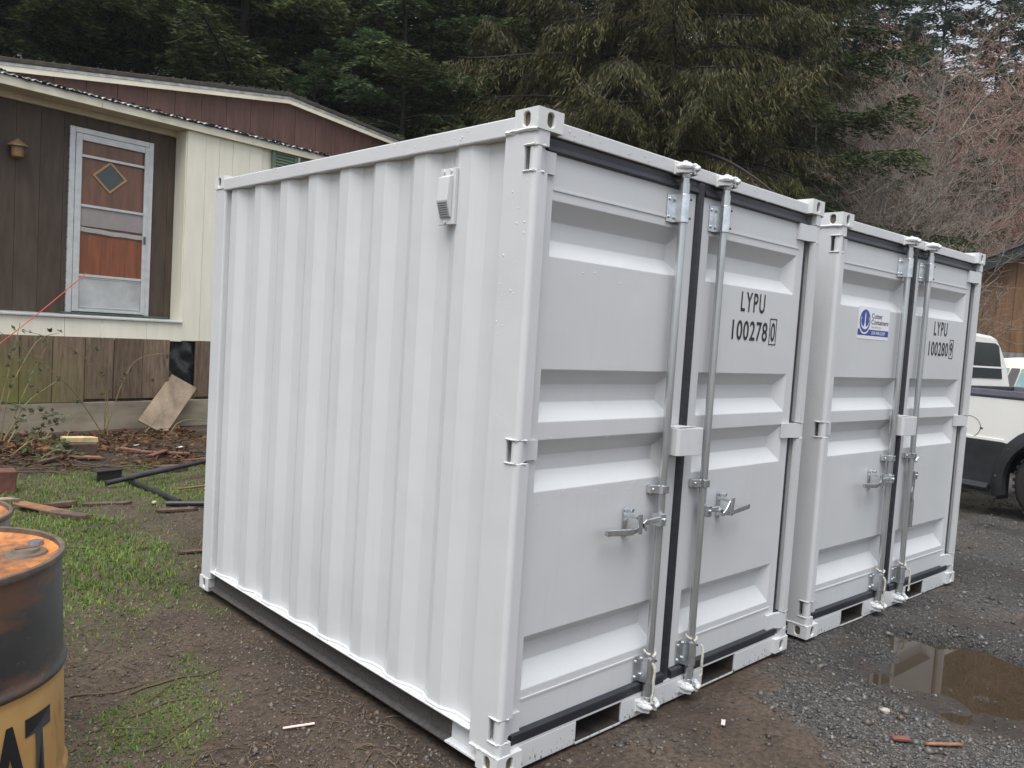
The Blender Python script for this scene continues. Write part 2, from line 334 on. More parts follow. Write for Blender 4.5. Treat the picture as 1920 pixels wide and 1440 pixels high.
class MB:
    def __init__(s): s.v = []; s.f = []
    def box(s, x0, x1, y0, y1, z0, z1):
        i = len(s.v)
        s.v += [(x0, y0, z0), (x1, y0, z0), (x1, y1, z0), (x0, y1, z0), (x0, y0, z1), (x1, y0, z1), (x1, y1, z1), (x0, y1, z1)]
        s.f += [(i, i + 3, i + 2, i + 1), (i + 4, i + 5, i + 6, i + 7), (i, i + 1, i + 5, i + 4), (i + 1, i + 2, i + 6, i + 5), (i + 2, i + 3, i + 7, i + 6), (i + 3, i, i + 4, i + 7)]
        return s
    def prism(s, poly, axis, a, b):
        """poly: 2D points; axis 'x' -> (y,z), 'y' -> (x,z), 'z' -> (x,y)."""
        i = len(s.v); n = len(poly)
        def P(p, t): return (t, p[0], p[1]) if axis == 'x' else (p[0], t, p[1]) if axis == 'y' else (p[0], p[1], t)
        s.v += [P(p, a) for p in poly] + [P(p, b) for p in poly]
        s.f += [tuple(range(i + n - 1, i - 1, -1)), tuple(range(i + n, i + 2 * n))]
        for k in range(n):
            q = (k + 1) % n; s.f.append((i + k, i + q, i + n + q, i + n + k))
        return s
    def tube(s, pts, r, n=8, caps=True):
        pts = [np.array(p, float) for p in pts]; i = len(s.v); m = len(pts)
        rs = r if hasattr(r, '__len__') else [r] * m
        u = None
        for k, p in enumerate(pts):
            d = pts[min(k + 1, m - 1)] - pts[max(k - 1, 0)]; d = d / (np.linalg.norm(d) + 1e-12)
            if u is None:
                u = np.cross(d, (0, 0, 1.0)) if abs(d[2]) < 0.9 else np.cross(d, (1.0, 0, 0))
            u = u - d * (u @ d); u = u / np.linalg.norm(u); w = np.cross(d, u)
            for j in range(n):
                a = 2 * pi * j / n; s.v.append(tuple(p + rs[k] * (cos(a) * u + sin(a) * w)))
        for k in range(m - 1):
            for j in range(n):
                q = (j + 1) % n
                s.f.append((i + k * n + j, i + k * n + q, i + (k + 1) * n + q, i + (k + 1) * n + j))
        if caps:
            s.f.append(tuple(range(i + n - 1, i - 1, -1))); s.f.append(tuple(range(i + (m - 1) * n, i + m * n)))
        return s
    def lathe(s, prof, n=32, c=(0, 0), cap0=False, cap1=False):
        i = len(s.v); m = len(prof)
        for r, z in prof:
            for j in range(n):
                a = 2 * pi * j / n; s.v.append((c[0] + r * cos(a), c[1] + r * sin(a), z))
        for k in range(m - 1):
            for j in range(n):
                q = (j + 1) % n; s.f.append((i + k * n + j, i + k * n + q, i + (k + 1) * n + q, i + (k + 1) * n + j))
        if cap0: s.f.append(tuple(range(i + n - 1, i - 1, -1)))
        if cap1: s.f.append(tuple(range(i + (m - 1) * n, i + m * n)))
        return s
    def build(s, name, mat, parent=None, smooth=False, bevel=0, seg=2, mesh=None):
        me = bpy.data.meshes.new(name); me.from_pydata([tuple(map(float, p)) for p in s.v], [], s.f)
        me.materials.append(MATS[mat])
        bm = bmesh.new(); bm.from_mesh(me); bmesh.ops.recalc_face_normals(bm, faces=bm.faces); bm.to_mesh(me); bm.free()
        if smooth:
            for p in me.polygons: p.use_smooth = True
            try: me.set_sharp_from_angle(angle=RAD(40))
            except Exception: pass
        me.update()
        o = link(bpy.data.objects.new(name, me), parent)
        if bevel:
            bv = o.modifiers.new('bevel', 'BEVEL'); bv.width = bevel; bv.segments = seg; bv.limit_method = 'ANGLE'; bv.angle_limit = RAD(35)
        return o
def bx(name, mat, parent, x0, x1, y0, y1, z0, z1, bevel=0.003):
    return MB().box(x0, x1, y0, y1, z0, z1).build(name, mat, parent, bevel=bevel)
def arc(cx, cy, r, a0, a1, n):
    return [(cx + r * cos(a0 + (a1 - a0) * k / n), cy + r * sin(a0 + (a1 - a0) * k / n)) for k in range(n + 1)]
def text_mesh(body, size, sx=1.0, spacing=1.0, offset=0.0, align='CENTER', extrude=0.0):
    cu = bpy.data.curves.new('txt', 'FONT'); cu.body = body; cu.size = size; cu.space_character = spacing
    cu.align_x = align; cu.align_y = 'BOTTOM_BASELINE'; cu.offset = offset; cu.resolution_u = 4; cu.extrude = extrude
    o = bpy.data.objects.new('txt', cu); COL.objects.link(o)
    dg = bpy.context.evaluated_depsgraph_get(); me = bpy.data.meshes.new_from_object(o.evaluated_get(dg))
    bpy.data.objects.remove(o); bpy.data.curves.remove(cu)
    for v in me.vertices: v.co.x *= sx
    return me
def fit_text(body, x0, x1, z0, z1, y, mat, parent, name='lettering', offset=0.0, spacing=1.0):
    """flat print in the x-z plane, filling the given rectangle, facing -y"""
    me = text_mesh(body, 1.0, 1.0, spacing, offset)
    xs = [v.co.x for v in me.vertices]; ys = [v.co.y for v in me.vertices]
    ax, bx_, ay, by = min(xs), max(xs), min(ys), max(ys)
    for v in me.vertices:
        X = x0 + (v.co.x - ax) / (bx_ - ax) * (x1 - x0); Z = z0 + (v.co.y - ay) / (by - ay) * (z1 - z0)
        v.co = (X, y, Z)
    me.materials.clear(); me.materials.append(MATS[mat]); me.update()
    return link(bpy.data.objects.new(name, me), parent)

# lattice value noise for shaping ground and things
_rs = np.random.RandomState(7); _LAT = _rs.rand(256, 256)
def vnoise(x, y):
    x = np.asarray(x, float); y = np.asarray(y, float)
    xi = np.floor(x).astype(int); yi = np.floor(y).astype(int); fx = x - xi; fy = y - yi
    fx = fx * fx * (3 - 2 * fx); fy = fy * fy * (3 - 2 * fy)
    L = lambda a, b_: _LAT[a % 256, b_ % 256]
    return (L(xi, yi) * (1 - fx) + L(xi + 1, yi) * fx) * (1 - fy) + (L(xi, yi + 1) * (1 - fx) + L(xi + 1, yi + 1) * fx) * fy
def fbm(x, y, o=4):
    s = 0; a = 0.5; f = 1.0
    for k in range(o):
        s = s + a * vnoise(x * f + 17.3 * k, y * f + 5.1 * k); a *= 0.5; f *= 2.03
    return s / (1 - 0.5 ** o)
def sstep(a, b, x):
    t = np.clip((np.asarray(x, float) - a) / (b - a), 0, 1); return t * t * (3 - 2 * t)

# ------------------------------------------------------------------ ground
CX, CY = -1.878, -1.915
PUD = np.array([(2.01, -0.32), (2.34, -0.22), (2.8, -0.2), (2.98, -0.33), (3.1, -0.6), (3.15, -0.9), (2.95, -1.2), (2.5, -1.35), (2.12, -1.2), (2.02, -0.95), (2.0, -0.77), (2.02, -0.6), (1.99, -0.45)])
def poly_dist(x, y, P):
    """signed distance to a polygon, negative inside"""
    x = np.asarray(x, float); y = np.asarray(y, float)
    d = np.full(x.shape, 1e9); ins = np.zeros(x.shape, bool)
    for i in range(len(P)):
        ax, ay = P[i]; bx_, by = P[(i + 1) % len(P)]
        ex, ey = bx_ - ax, by - ay; wx, wy = x - ax, y - ay
        t = np.clip((wx * ex + wy * ey) / (ex * ex + ey * ey), 0, 1)
        d = np.minimum(d, np.hypot(wx - t * ex, wy - t * ey))
        c = ((ay > y) != (by > y)) & (x < (bx_ - ax) * (y - ay) / (by - ay + 1e-12) + ax)
        ins ^= c
    return np.where(ins, -d, d)
def hill(x, y):
    dx, dy = x - CX, y - CY; r = np.hypot(dx, dy); az = np.degrees(np.arctan2(dy, dx))
    r0 = 17.5 + np.clip(34 - az, 0, 40) * 0.85
    side = sstep(-35, 5, az) * (1 - sstep(120, 170, az))
    return side * np.minimum(np.clip(r - r0, 0, None) ** 1.15 * 0.30, 24)
def gz(x, y):
    x = np.asarray(x, float); y = np.asarray(y, float)
    z = -0.012 + (fbm(x * 1.1, y * 1.1, 4) - 0.5) * 0.05 + (fbm(x * 6.1 + 40, y * 6.1, 3) - 0.5) * 0.018
    left = sstep(-0.1, -0.6, x) + sstep(2.5, 3.4, y)
    z = z + np.clip(left, 0, 1) * (fbm(x * 2.3 + 9, y * 2.3 + 3, 4) - 0.5) * 0.07
    # debris heap along the house
    z = z + 0.12 * np.exp(-(((x + 0.2) / 0.9) ** 2 + ((y - 6.9) / 0.8) ** 2))
    rut = np.exp(-((x + 0.36 + 0.05 * np.sin(y * 1.1)) / 0.10) ** 2) + 0.8 * np.exp(-((x + 0.78 + 0.04 * np.sin(y * 1.7 + 1)) / 0.09) ** 2)
    z = z - 0.022 * rut * sstep(3.6, 2.6, y) * (0.4 + 1.2 * fbm(x * 3 + 70, y * 3, 3))
    pd = poly_dist(x, y, PUD)
    z = z + 0.012 * sstep(0.0, 0.25, pd) - 0.055 * sstep(0.05, -0.20, pd + (fbm(x * 3.6 + 2, y * 3.6, 4) - 0.5) * 0.50)
    # levelled under the two containers and the house
    def pad(x0, x1, y0, y1, m):
        dx = np.maximum(np.maximum(x0 - x, x - x1), 0); dy = np.maximum(np.maximum(y0 - y, y - y1), 0)
        return sstep(m, 0, np.hypot(dx, dy))
    p = np.maximum(pad(0, 2.0, 0, 2.46, 0.22), pad(2.24, 4.3, -0.07, 2.5, 0.22))
    z = z * (1 - p) + (-0.030) * p
    p2 = pad(-6, 9, 8.9, 14, 0.6); z = z * (1 - p2) - 0.02 * p2
    return z + hill(x, y)
def axis(lo, hi, step, far):
    core = np.arange(lo, hi + 1e-6, step); a = []; d = step
    p = core[-1]; up = []
    while p < far: d *= 1.13; p += d; up.append(p)
    p = core[0]; d = step; dn = []
    while p > -far: d *= 1.13; p -= d; dn.append(p)
    return np.array(dn[::-1] + list(core) + up)
gx = axis(-2.4, 8.2, 0.04, 420); gy = axis(-2.6, 8.9, 0.04, 420)
GX, GY = np.meshgrid(gx, gy, indexing='ij'); GZ = gz(GX, GY)
nx, ny = GX.shape
idx = np.arange(nx * ny).reshape(nx, ny)
F = np.stack([idx[:-1, :-1], idx[1:, :-1], idx[1:, 1:], idx[:-1, 1:]], -1).reshape(-1, 4)
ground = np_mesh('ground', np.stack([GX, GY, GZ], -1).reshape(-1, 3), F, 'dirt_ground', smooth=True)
ground['kind'] = 'structure'
def gravel_mask(x, y):
    m = sstep(0.2, 1.6, x) * sstep(1.2, -0.1, y - 0.0) + sstep(4.2, 4.8, x)
    m = np.clip(m, 0, 1) * sstep(0.40, 0.58, fbm(x * 1.9 + 3, y * 1.9 + 8, 4) + 0.03 + 0.08 * sstep(2, 4, x))
    return m * (1 - sstep(11, 16, np.hypot(x - CX, y - CY)))
def grass_mask(x, y):
    """1 where short grass grows"""
    n = fbm(x * 1.25 + 31, y * 1.25 + 12, 4)
    edge = -0.80 + 0.22 * np.clip(y, 0, 7) + (fbm(x * 2.7 + 3, y * 2.7 + 44, 4) - 0.5) * 1.1                 # bare track beside the container
    a = sstep(0.15, -0.25, x - edge) * (0.30 + 0.70 * sstep(0.38, 0.54, n + 0.10 * sstep(1.8, 3.2, y))) * sstep(6.5, 5.6, y) * (0.22 + 0.78 * sstep(1.5, 2.3, y))
    a = np.maximum(a, 0.9 * np.exp(-(((x + 0.25) / 0.42) ** 2 + ((y - 3.6) / 1.4) ** 2)) * sstep(0.38, 0.55, n))
    a = np.maximum(a, 0.8 * sstep(0.44, 0.56, fbm(x * 2.1 + 15, y * 2.1 + 61, 4)) * sstep(4.0, 4.6, y) * sstep(6.45, 5.9, y) * sstep(-0.9, -0.4, x) * sstep(1.9, 1.3, x))
    a = np.maximum(a, sstep(0.3, 0.0, np.hypot(x - 1.75, y - 6.15) - 0.15))
    a = np.maximum(a, 0.75 * sstep(0.54, 0.68, fbm(x * 2.6 + 5, y * 2.6 + 90, 4)) * sstep(-0.25, -0.55, x) * sstep(-0.2, 0.3, y) * sstep(6, 5, y))
    return a
MR = gravel_mask(GX, GY); MG = grass_mask(GX, GY) * 0.75
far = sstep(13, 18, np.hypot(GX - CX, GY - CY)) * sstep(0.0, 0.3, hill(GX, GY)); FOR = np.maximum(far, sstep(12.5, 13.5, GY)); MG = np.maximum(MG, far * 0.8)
pd = poly_dist(GX, GY, PUD)
MBl = np.clip(sstep(0.35, 0.0, pd) * 0.9 + 0.75 * sstep(0.50, 0.64, fbm(GX * 0.9 + 60, GY * 0.9 + 4, 4)) * sstep(-0.6, 0.4, GX) * (1 - sstep(2.8, 4, GY) * sstep(4, 3, GX))
              + 0.75 * sstep(5.6, 6.4, GY) * sstep(8.8, 8.0, GY) + 0.5 * far + 0.35 * sstep(4.2, 4.7, GX), 0, 1)
ca = ground.data.color_attributes.new('mask', 'FLOAT_COLOR', 'POINT')
ca.data.foreach_set('color', np.stack([MR, MG, MBl, np.ones_like(MR)], -1).astype(np.float32).ravel())

cf = ground.data.attributes.new('forest', 'FLOAT', 'POINT'); cf.data.foreach_set('value', FOR.astype(np.float32).ravel())
wp = MB()
wp.v = [(1.8, -1.6, -0.046), (3.4, -1.6, -0.046), (3.4, -0.05, -0.046), (1.8, -0.05, -0.046)]; wp.f = [(0, 1, 2, 3)]
pw = wp.build('puddle_water', 'puddle_water'); pw['kind'] = 'structure'

# stones and crumbs: countless, so one mass each
def scatter_stones(name, mat, pts, size, seed, label, flat=0.6):
    r = np.random.RandomState(seed); n = len(pts)
    base = np.array([(1, 0, 0), (-1, 0, 0), (0, 1, 0), (0, -1, 0), (0, 0, 1), (0, 0, -1.0)])
    tri = np.array([(0, 2, 4), (2, 1, 4), (1, 3, 4), (3, 0, 4), (2, 0, 5), (1, 2, 5), (3, 1, 5), (0, 3, 5)])
    V = base[None] * (1 + r.uniform(-0.35, 0.35, (n, 6, 1))) * size[:, None, None] * np.stack([r.uniform(0.7, 1.2, n), r.uniform(0.6, 1.0, n), r.uniform(0.4, 0.8, n) * flat / 0.6], -1)[:, None, :]
    a = r.uniform(0, 2 * pi, n); c, s = np.cos(a), np.sin(a); t = r.uniform(-0.7, 0.7, n)
    X = V[..., 0] * np.cos(t)[:, None] - V[..., 2] * np.sin(t)[:, None]; Z = V[..., 0] * np.sin(t)[:, None] + V[..., 2] * np.cos(t)[:, None]
    V = np.stack([X * c[:, None] - V[..., 1] * s[:, None], X * s[:, None] + V[..., 1] * c[:, None], Z], -1)
    P = np.stack([pts[:, 0], pts[:, 1], gz(pts[:, 0], pts[:, 1]) + size * 0.12], -1)
    V = (V + P[:, None, :]).reshape(-1, 3); F = (tri[None] + 6 * np.arange(n)[:, None, None]).reshape(-1, 3)
    o = np_mesh(name, V, F, mat); return tag(o, label, name.replace('_', ' '), kind='stuff')
def in_pads(x, y):
    return ((x > -0.01) & (x < 2.03) & (y > 0.0) & (y < 2.47)) | ((x > 2.23) & (x < 4.3) & (y > -0.06) & (y < 2.5))
r = np.random.RandomState(3)
# positions denser close to the camera
def near_pts(n, rr, rmin, rmax, az0, az1):
    d = rmin * (rmax / rmin) ** rr.rand(n); a = np.radians(rr.uniform(az0, az1, n))
    return np.stack([CX + d * np.cos(a), CY + d * np.sin(a)], -1)
P = near_pts(95000, r, 2.0, 11.0, 5, 55); k = (r.rand(len(P)) < (0.10 + 0.9 * gravel_mask(P[:, 0], P[:, 1]))) & ~in_pads(P[:, 0], P[:, 1]) & (poly_dist(P[:, 0], P[:, 1], PUD) > -0.16 + 0.14 * r.rand(len(P))) & ((P[:, 1] < 0.3) | (P[:, 0] > 4.2)); P = P[k]
scatter_stones('gravel', 'gravel_stones', P, 0.0035 + 0.0085 * r.rand(len(P)) ** 2.6 + 0.018 * r.rand(len(P)) ** 40, 5, 'dark wet crushed gravel in front of the containers')
P = near_pts(60000, r, 1.6, 9.0, 40, 88); k = ~in_pads(P[:, 0], P[:, 1]) & (r.rand(len(P)) < 1 - 0.85 * grass_mask(P[:, 0], P[:, 1])) & (P[:, 1] < 8.4); P = P[k]
scatter_stones('dirt_crumbs', 'dirt_crumbs', P, 0.003 + 0.008 * r.rand(len(P)) ** 3.2 + 0.014 * r.rand(len(P)) ** 40, 6, 'brown soil crumbs and pebbles on the bare dirt track')

# grass blades
def blades(n, seed):
    r = np.random.RandomState(seed)
    P = near_pts(n, r, 1.9, 9.0, 55, 88)
    k = (r.rand(n) < grass_mask(P[:, 0], P[:, 1]) ** 1.3) & ~in_pads(P[:, 0], P[:, 1]); P = P[k]; n = len(P)
    h = (0.012 + 0.032 * r.rand(n) ** 1.6) * (0.45 + 0.55 * sstep(1.6, 2.8, P[:, 1])) * (0.6 + 0.9 * fbm(P[:, 0] * 3, P[:, 1] * 3, 3)); w = 0.0018 + 0.0022 * r.rand(n)
    a = r.uniform(0, 2 * pi, n); ln = r.uniform(0.2, 1.3, n)
    z = gz(P[:, 0], P[:, 1]) - 0.004
    B = np.stack([P[:, 0], P[:, 1], z], -1); S = np.stack([-np.sin(a), np.cos(a), 0 * a], -1); D = np.stack([np.cos(a), np.sin(a), 0 * a], -1)
    m = B + D * (h * ln * 0.35)[:, None] + np.array([0, 0, 1]) * (h * 0.6)[:, None]
    t = B + D * (h * ln)[:, None] + np.array([0, 0, 1]) * (h * (1.05 - 0.3 * ln))[:, None]
    V = np.stack([B - S * w[:, None], B + S * w[:, None], m + S * (w * 0.8)[:, None], m - S * (w * 0.8)[:, None], t], 1)
    i = 5 * np.arange(n)[:, None]
    F = np.concatenate([i + np.array([[0, 1, 2]]), i + np.array([[0, 2, 3]]), i + np.array([[3, 2, 4]])])
    o = np_mesh('grass', V.reshape(-1, 3), F, 'grass_blades'); tag(o, 'short patchy green grass left of the white container', 'grass', kind='stuff')
blades(150000, 11)
def straw(n, seed):
    r = np.random.RandomState(seed); P = near_pts(n, r, 1.9, 9.0, 42, 88); k = ~in_pads(P[:, 0], P[:, 1]) & (P[:, 1] < 8.3) & (r.rand(n) < 0.12 + sstep(0.45, 0.62, fbm(P[:, 0] * 2.2 + 90, P[:, 1] * 2.2, 3)) * sstep(0.3, -0.3, P[:, 0] - 0.25 * P[:, 1])); P = P[k]; n = len(P)
    a = r.uniform(0, 2 * pi, n); L = r.uniform(0.02, 0.10, n); w = r.uniform(0.0008, 0.0022, n); z = gz(P[:, 0], P[:, 1]) + 0.003 + 0.006 * r.rand(n)
    A = np.stack([P[:, 0], P[:, 1], z], -1); x2, y2 = P[:, 0] + L * np.cos(a), P[:, 1] + L * np.sin(a); mx, my = (P[:, 0] + x2) / 2 + r.normal(0, 0.006, n), (P[:, 1] + y2) / 2 + r.normal(0, 0.006, n)
    M_ = np.stack([mx, my, gz(mx, my) + 0.005 + 0.010 * r.rand(n)], -1); B = np.stack([x2, y2, gz(x2, y2) + 0.004], -1)
    V1, F1 = segs_mesh(A, M_, w, w, 3); V2, F2 = segs_mesh(M_, B, w, w * 0.6, 3)
    o = np_mesh('straw', np.concatenate([V1, V2]), np.concatenate([F1, F2 + len(V1)]), 'straw'); tag(o, 'dead grass straws scattered on the dirt left of the container', 'straw', kind='stuff')

# ------------------------------------------------------------------ trees
def segs_mesh(A, B, ra, rb, n=3):
    """tapered tubes, vectorised"""
    D = B - A; L = np.linalg.norm(D, axis=1, keepdims=True) + 1e-9; D = D / L
    up = np.where(np.abs(D[:, 2:3]) < 0.9, np.array([[0, 0, 1.0]]), np.array([[1.0, 0, 0]]))
    U = np.cross(D, up); U /= np.linalg.norm(U, axis=1, keepdims=True); W = np.cross(D, U)
    a = np.arange(n) * 2 * pi / n
    R = np.cos(a)[None, :, None] * U[:, None] + np.sin(a)[None, :, None] * W[:, None]
    V = np.concatenate([A[:, None] + R * ra[:, None, None], B[:, None] + R * rb[:, None, None]], 1)
    j = np.arange(n); q = (j + 1) % n
    f = np.stack([j, q, n + q, n + j], -1)
    F = (f[None] + (2 * n) * np.arange(len(A))[:, None, None]).reshape(-1, 4)
    return V.reshape(-1, 3), F
def leaves_mesh(P, D, S, L, W):
    V = np.stack([P, P + D * (L * 0.45)[:, None] + S * (W / 2)[:, None], P + D * L[:, None], P + D * (L * 0.45)[:, None] - S * (W / 2)[:, None]], 1)
    F = np.arange(4 * len(P)).reshape(-1, 4)
    return V.reshape(-1, 3), F
def unit(v): return v / (np.linalg.norm(v, axis=-1, keepdims=True) + 1e-9)
straw(4200, 17)
def conifer(seed, H, R, nb, z0, style, step, lscale=1.0):
    rng = np.random.RandomState(seed); Ps, Ds, Ls, Ws = [], [], [], []; SA, SB, ra, rb = [], [], [], []
    for k in range(nb):
        t = (k + rng.rand()) / nb; z = z0 + (H - z0) * t
        ln = R * (1 - t) ** 0.72 * rng.uniform(0.62, 1.12) + 0.2
        az = k * 2.39996 + rng.normal(0, 0.35)
        if style == 'cedar': e0 = rng.uniform(-0.15, 0.25) + 0.3 * t; dr = rng.uniform(0.35, 0.75); tip = 0.30
        else: e0 = rng.uniform(-0.05, 0.22) + 0.5 * t; dr = rng.uniform(0.25, 0.6); tip = 0.18
        m = int(7 + ln * 4.2); s = np.linspace(0.0, 1, m)
        rad = ln * s * (1 - 0.12 * s); zz = z + ln * (e0 * s - dr * s ** 2 + tip * s ** 3)
        bend = rng.normal(0, 0.25) * s ** 2
        pts = np.stack([rad * np.cos(az + bend), rad * np.sin(az + bend), zz], -1)
        SA.append(pts[:-1]); SB.append(pts[1:]); rr = (0.012 + 0.011 * ln) * (1 - 0.85 * s); ra.append(rr[:-1]); rb.append(rr[1:])
        tang = unit(np.gradient(pts, axis=0)); side = unit(np.cross(tang, np.array([0, 0, 1.0])))
        for j in range(1, m):
            if s[j] < 0.14 and rng.rand() < 0.7: continue
            for sg in (-1, 1, 0):
                if sg == 0:
                    if j < m - 3: continue
                    d = tang[j]; bl = 0.25 * rng.uniform(0.6, 1.2)
                else:
                    an = rng.uniform(0.7, 1.15); d = tang[j] * cos(an) + side[j] * sg * sin(an)
                    bl = (0.40 * ln * (1 - s[j]) ** 0.8 * min(1, s[j] * 2.2) + 0.20) * rng.uniform(0.55, 1.15)
                nl = max(3, int(bl / step)); q = (np.arange(nl) + rng.rand(nl)) / nl
                sd0 = unit(np.cross(d, np.array([0, 0, 1.0]))[None])[0]; hang = 0.34 if style == 'cedar' else 0.13
                dro = rng.uniform(0.15, 0.5) if style != 'cedar' else rng.uniform(0.35, 0.9)
                bp = pts[j] + d * (bl * q)[:, None] + np.array([0, 0, -1.0]) * (dro * bl * q ** 2 + rng.uniform(0, hang, nl) * (0.3 + 0.7 * q))[:, None] + sd0 * rng.normal(0, 0.03, (nl, 1))
                sd = unit(np.cross(d, np.array([0, 0, 1.0]))[None])[0]
                if style == 'cedar':
                    D = np.array([0, 0, -1.0]) * rng.uniform(0.55, 1.1, (nl, 1)) + d * rng.uniform(0.1, 0.9, (nl, 1)) + sd * rng.normal(0, 0.35, (nl, 1))
                    L = rng.uniform(0.07, 0.19, nl); W = rng.uniform(0.012, 0.024, nl)
                else:
                    sgn = np.where(np.arange(nl) % 2 == 0, 1.0, -1.0)[:, None]
                    D = d * rng.uniform(0.6, 1.0, (nl, 1)) + sd * sgn * rng.uniform(0.3, 0.9, (nl, 1)) + np.array([0, 0, -1.0]) * rng.uniform(-0.1, 0.55, (nl, 1))
                    L = rng.uniform(0.07, 0.15, nl) * lscale; W = rng.uniform(0.020, 0.036, nl) * lscale
                Ps.append(bp); Ds.append(D); Ls.append(L); Ws.append(W)
                if sg and bl > 0.35:
                    SA.append(pts[j][None]); SB.append(bp[nl // 2:nl // 2 + 1]); ra.append(np.array([0.008])); rb.append(np.array([0.004]))
    P = np.concatenate(Ps); D = unit(np.concatenate(Ds)); L = np.concatenate(Ls); W = np.concatenate(Ws)
    S = unit(np.cross(D, unit(rng.normal(0, 1, D.shape) + np.array([0, 0, 0.6])))) ; n = len(P)
    # trunk
    tz = np.linspace(-0.6, H, 14); tr = (0.010 * H) * np.clip(1 - tz / H, 0.03, 1) ** 0.9; tx = 0.05 * np.sin(tz * 0.7 + seed); ty = 0.05 * np.cos(tz * 0.6 + seed)
    tp = np.stack([tx, ty, tz], -1)
    SA.append(np.zeros((0, 3))); SB.append(np.zeros((0, 3))); ra.append(np.zeros(0)); rb.append(np.zeros(0))
    V1, F1 = segs_mesh(np.concatenate(SA), np.concatenate(SB), np.concatenate(ra), np.concatenate(rb), 3)
    V2, F2 = segs_mesh(tp[:-1], tp[1:], tr[:-1], tr[1:], 9)
    return leaves_mesh(P, D, S, L, W), (np.concatenate([V1, V2]), np.concatenate([F1, F2 + len(V1)]))
def bare_tree(seed, H, spread, lv=(9, 7, 7, 5), upness=0.5):
    rng = np.random.RandomState(seed)
    tz = np.linspace(-0.5, H * 0.85, 12); tx = np.cumsum(rng.normal(0, 0.10, 12)); ty = np.cumsum(rng.normal(0, 0.10, 12)); tx -= tx[0]; ty -= ty[0]
    tp = np.stack([tx, ty, tz], -1); tr = 0.010 * H * (1 - np.linspace(0, 0.9, 12)) + 0.01
    woodA, woodB, wra, wrb = [tp[:-1]], [tp[1:]], [tr[:-1]], [tr[1:]]
    # parents: points along the trunk
    nl = lv[0] * 2; s = 0.16 + 0.84 * (np.arange(nl) + rng.rand(nl)) / nl
    P = np.stack([np.interp(s, np.linspace(0, 1, 12), tp[:, i]) for i in range(3)], -1)
    az = np.arange(nl) * 2.4 + rng.normal(0, 0.4, nl); el = rng.uniform(0.25, 0.95, nl)
    D = np.stack([np.cos(az) * np.cos(el), np.sin(az) * np.cos(el), np.sin(el)], -1); L = spread * (1.15 - 0.7 * s) * rng.uniform(0.7, 1.2, nl); Rr = 0.0045 * H * (1.1 - 0.7 * s)
    tw = []
    for level in range(1, len(lv) + 1):
        n = len(P); m = 5
        q = np.linspace(0, 1, m); wob = np.cumsum(rng.normal(0, 0.065, (n, m, 3)), 1); wob[:, 0] = 0
        pts = P[:, None] + D[:, None] * (L[:, None] * q)[..., None] + wob * L[:, None, None] * 0.5 + np.array([0, 0, 1.0]) * (0.12 * upness * L[:, None] * q ** 2)[..., None]
        rr = Rr[:, None] * (1 - 0.7 * q)
        A = pts[:, :-1].reshape(-1, 3); B = pts[:, 1:].reshape(-1, 3); a_ = rr[:, :-1].ravel(); b_ = rr[:, 1:].ravel()
        if level <= 2: woodA.append(A); woodB.append(B); wra.append(a_); wrb.append(b_)
        else: tw.append((A, B, a_, b_))
        if level == len(lv): break
        c = lv[level]; sel = np.repeat(np.arange(n), c); s = 0.25 + 0.75 * rng.rand(n * c)
        k = np.clip((s * (m - 1)).astype(int), 0, m - 2); fr = s * (m - 1) - k
        P2 = pts[sel, k] * (1 - fr)[:, None] + pts[sel, k + 1] * fr[:, None]
        tg = unit(pts[sel, k + 1] - pts[sel, k]); rd = unit(rng.normal(0, 1, (n * c, 3)))
        D2 = unit(tg * 0.75 + rd * 0.75 + np.array([0, 0, 0.18 * upness])); L2 = L[sel] * rng.uniform(0.28, 0.55, n * c)
        Rr = np.maximum(Rr[sel] * 0.45, 0.0035); P, D, L = P2, D2, L2
    W = segs_mesh(*[np.concatenate(x) for x in (woodA, woodB, wra, wrb)], 5)
    T = segs_mesh(*[np.concatenate(x) for x in zip(*tw)], 3)
    return W, T

def mk(data, name, mat):
    o = np_mesh(name, data[0], data[1], mat); me = o.data; bpy.data.objects.remove(o); return me
CON = {}
for key, (seed, H, R, nb, z0, style, step, mat, lsc) in {
    'fir1': (21, 15.0, 4.2, 92, 0.8, 'fir', 0.0165, 'fir_needles', 1.2),
    'fir2': (22, 17.0, 4.5, 96, 1.2, 'fir', 0.0170, 'fir_needles', 1.2),
    'fir3': (23, 11.0, 3.4, 80, 0.3, 'fir', 0.019, 'bright_fir_needles', 1.0),
    'cedar1': (31, 15.0, 3.9, 105, 0.3, 'cedar', 0.0125, 'cedar_sprays', 1.0),
    'cedar2': (32, 17.0, 4.3, 110, 0.3, 'cedar', 0.0125, 'cedar_sprays', 1.0),
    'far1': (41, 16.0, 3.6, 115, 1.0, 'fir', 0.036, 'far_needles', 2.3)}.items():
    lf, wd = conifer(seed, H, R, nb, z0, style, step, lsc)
    CON[key] = (mk(lf, 'crown', mat), mk(wd, 'trunk', 'bark'))
BARE = {}
for key, (seed, H, sp, lv, mat) in {
    'red1': (51, 9.5, 4.2, (9, 6, 6, 5), 'red_twigs'), 'red2': (52, 8.5, 4.6, (8, 6, 7, 5), 'red_twigs'),
    'grey1': (53, 7.0, 3.8, (10, 6, 7, 5), 'grey_twigs'), 'grey2': (54, 6.0, 3.4, (11, 6, 7, 5), 'grey_twigs')}.items():
    w, t = bare_tree(seed, H, sp, lv); BARE[key] = (mk(t, 'crown', mat), mk(w, 'trunk', 'pale_bark'))
rt = random.Random(5)
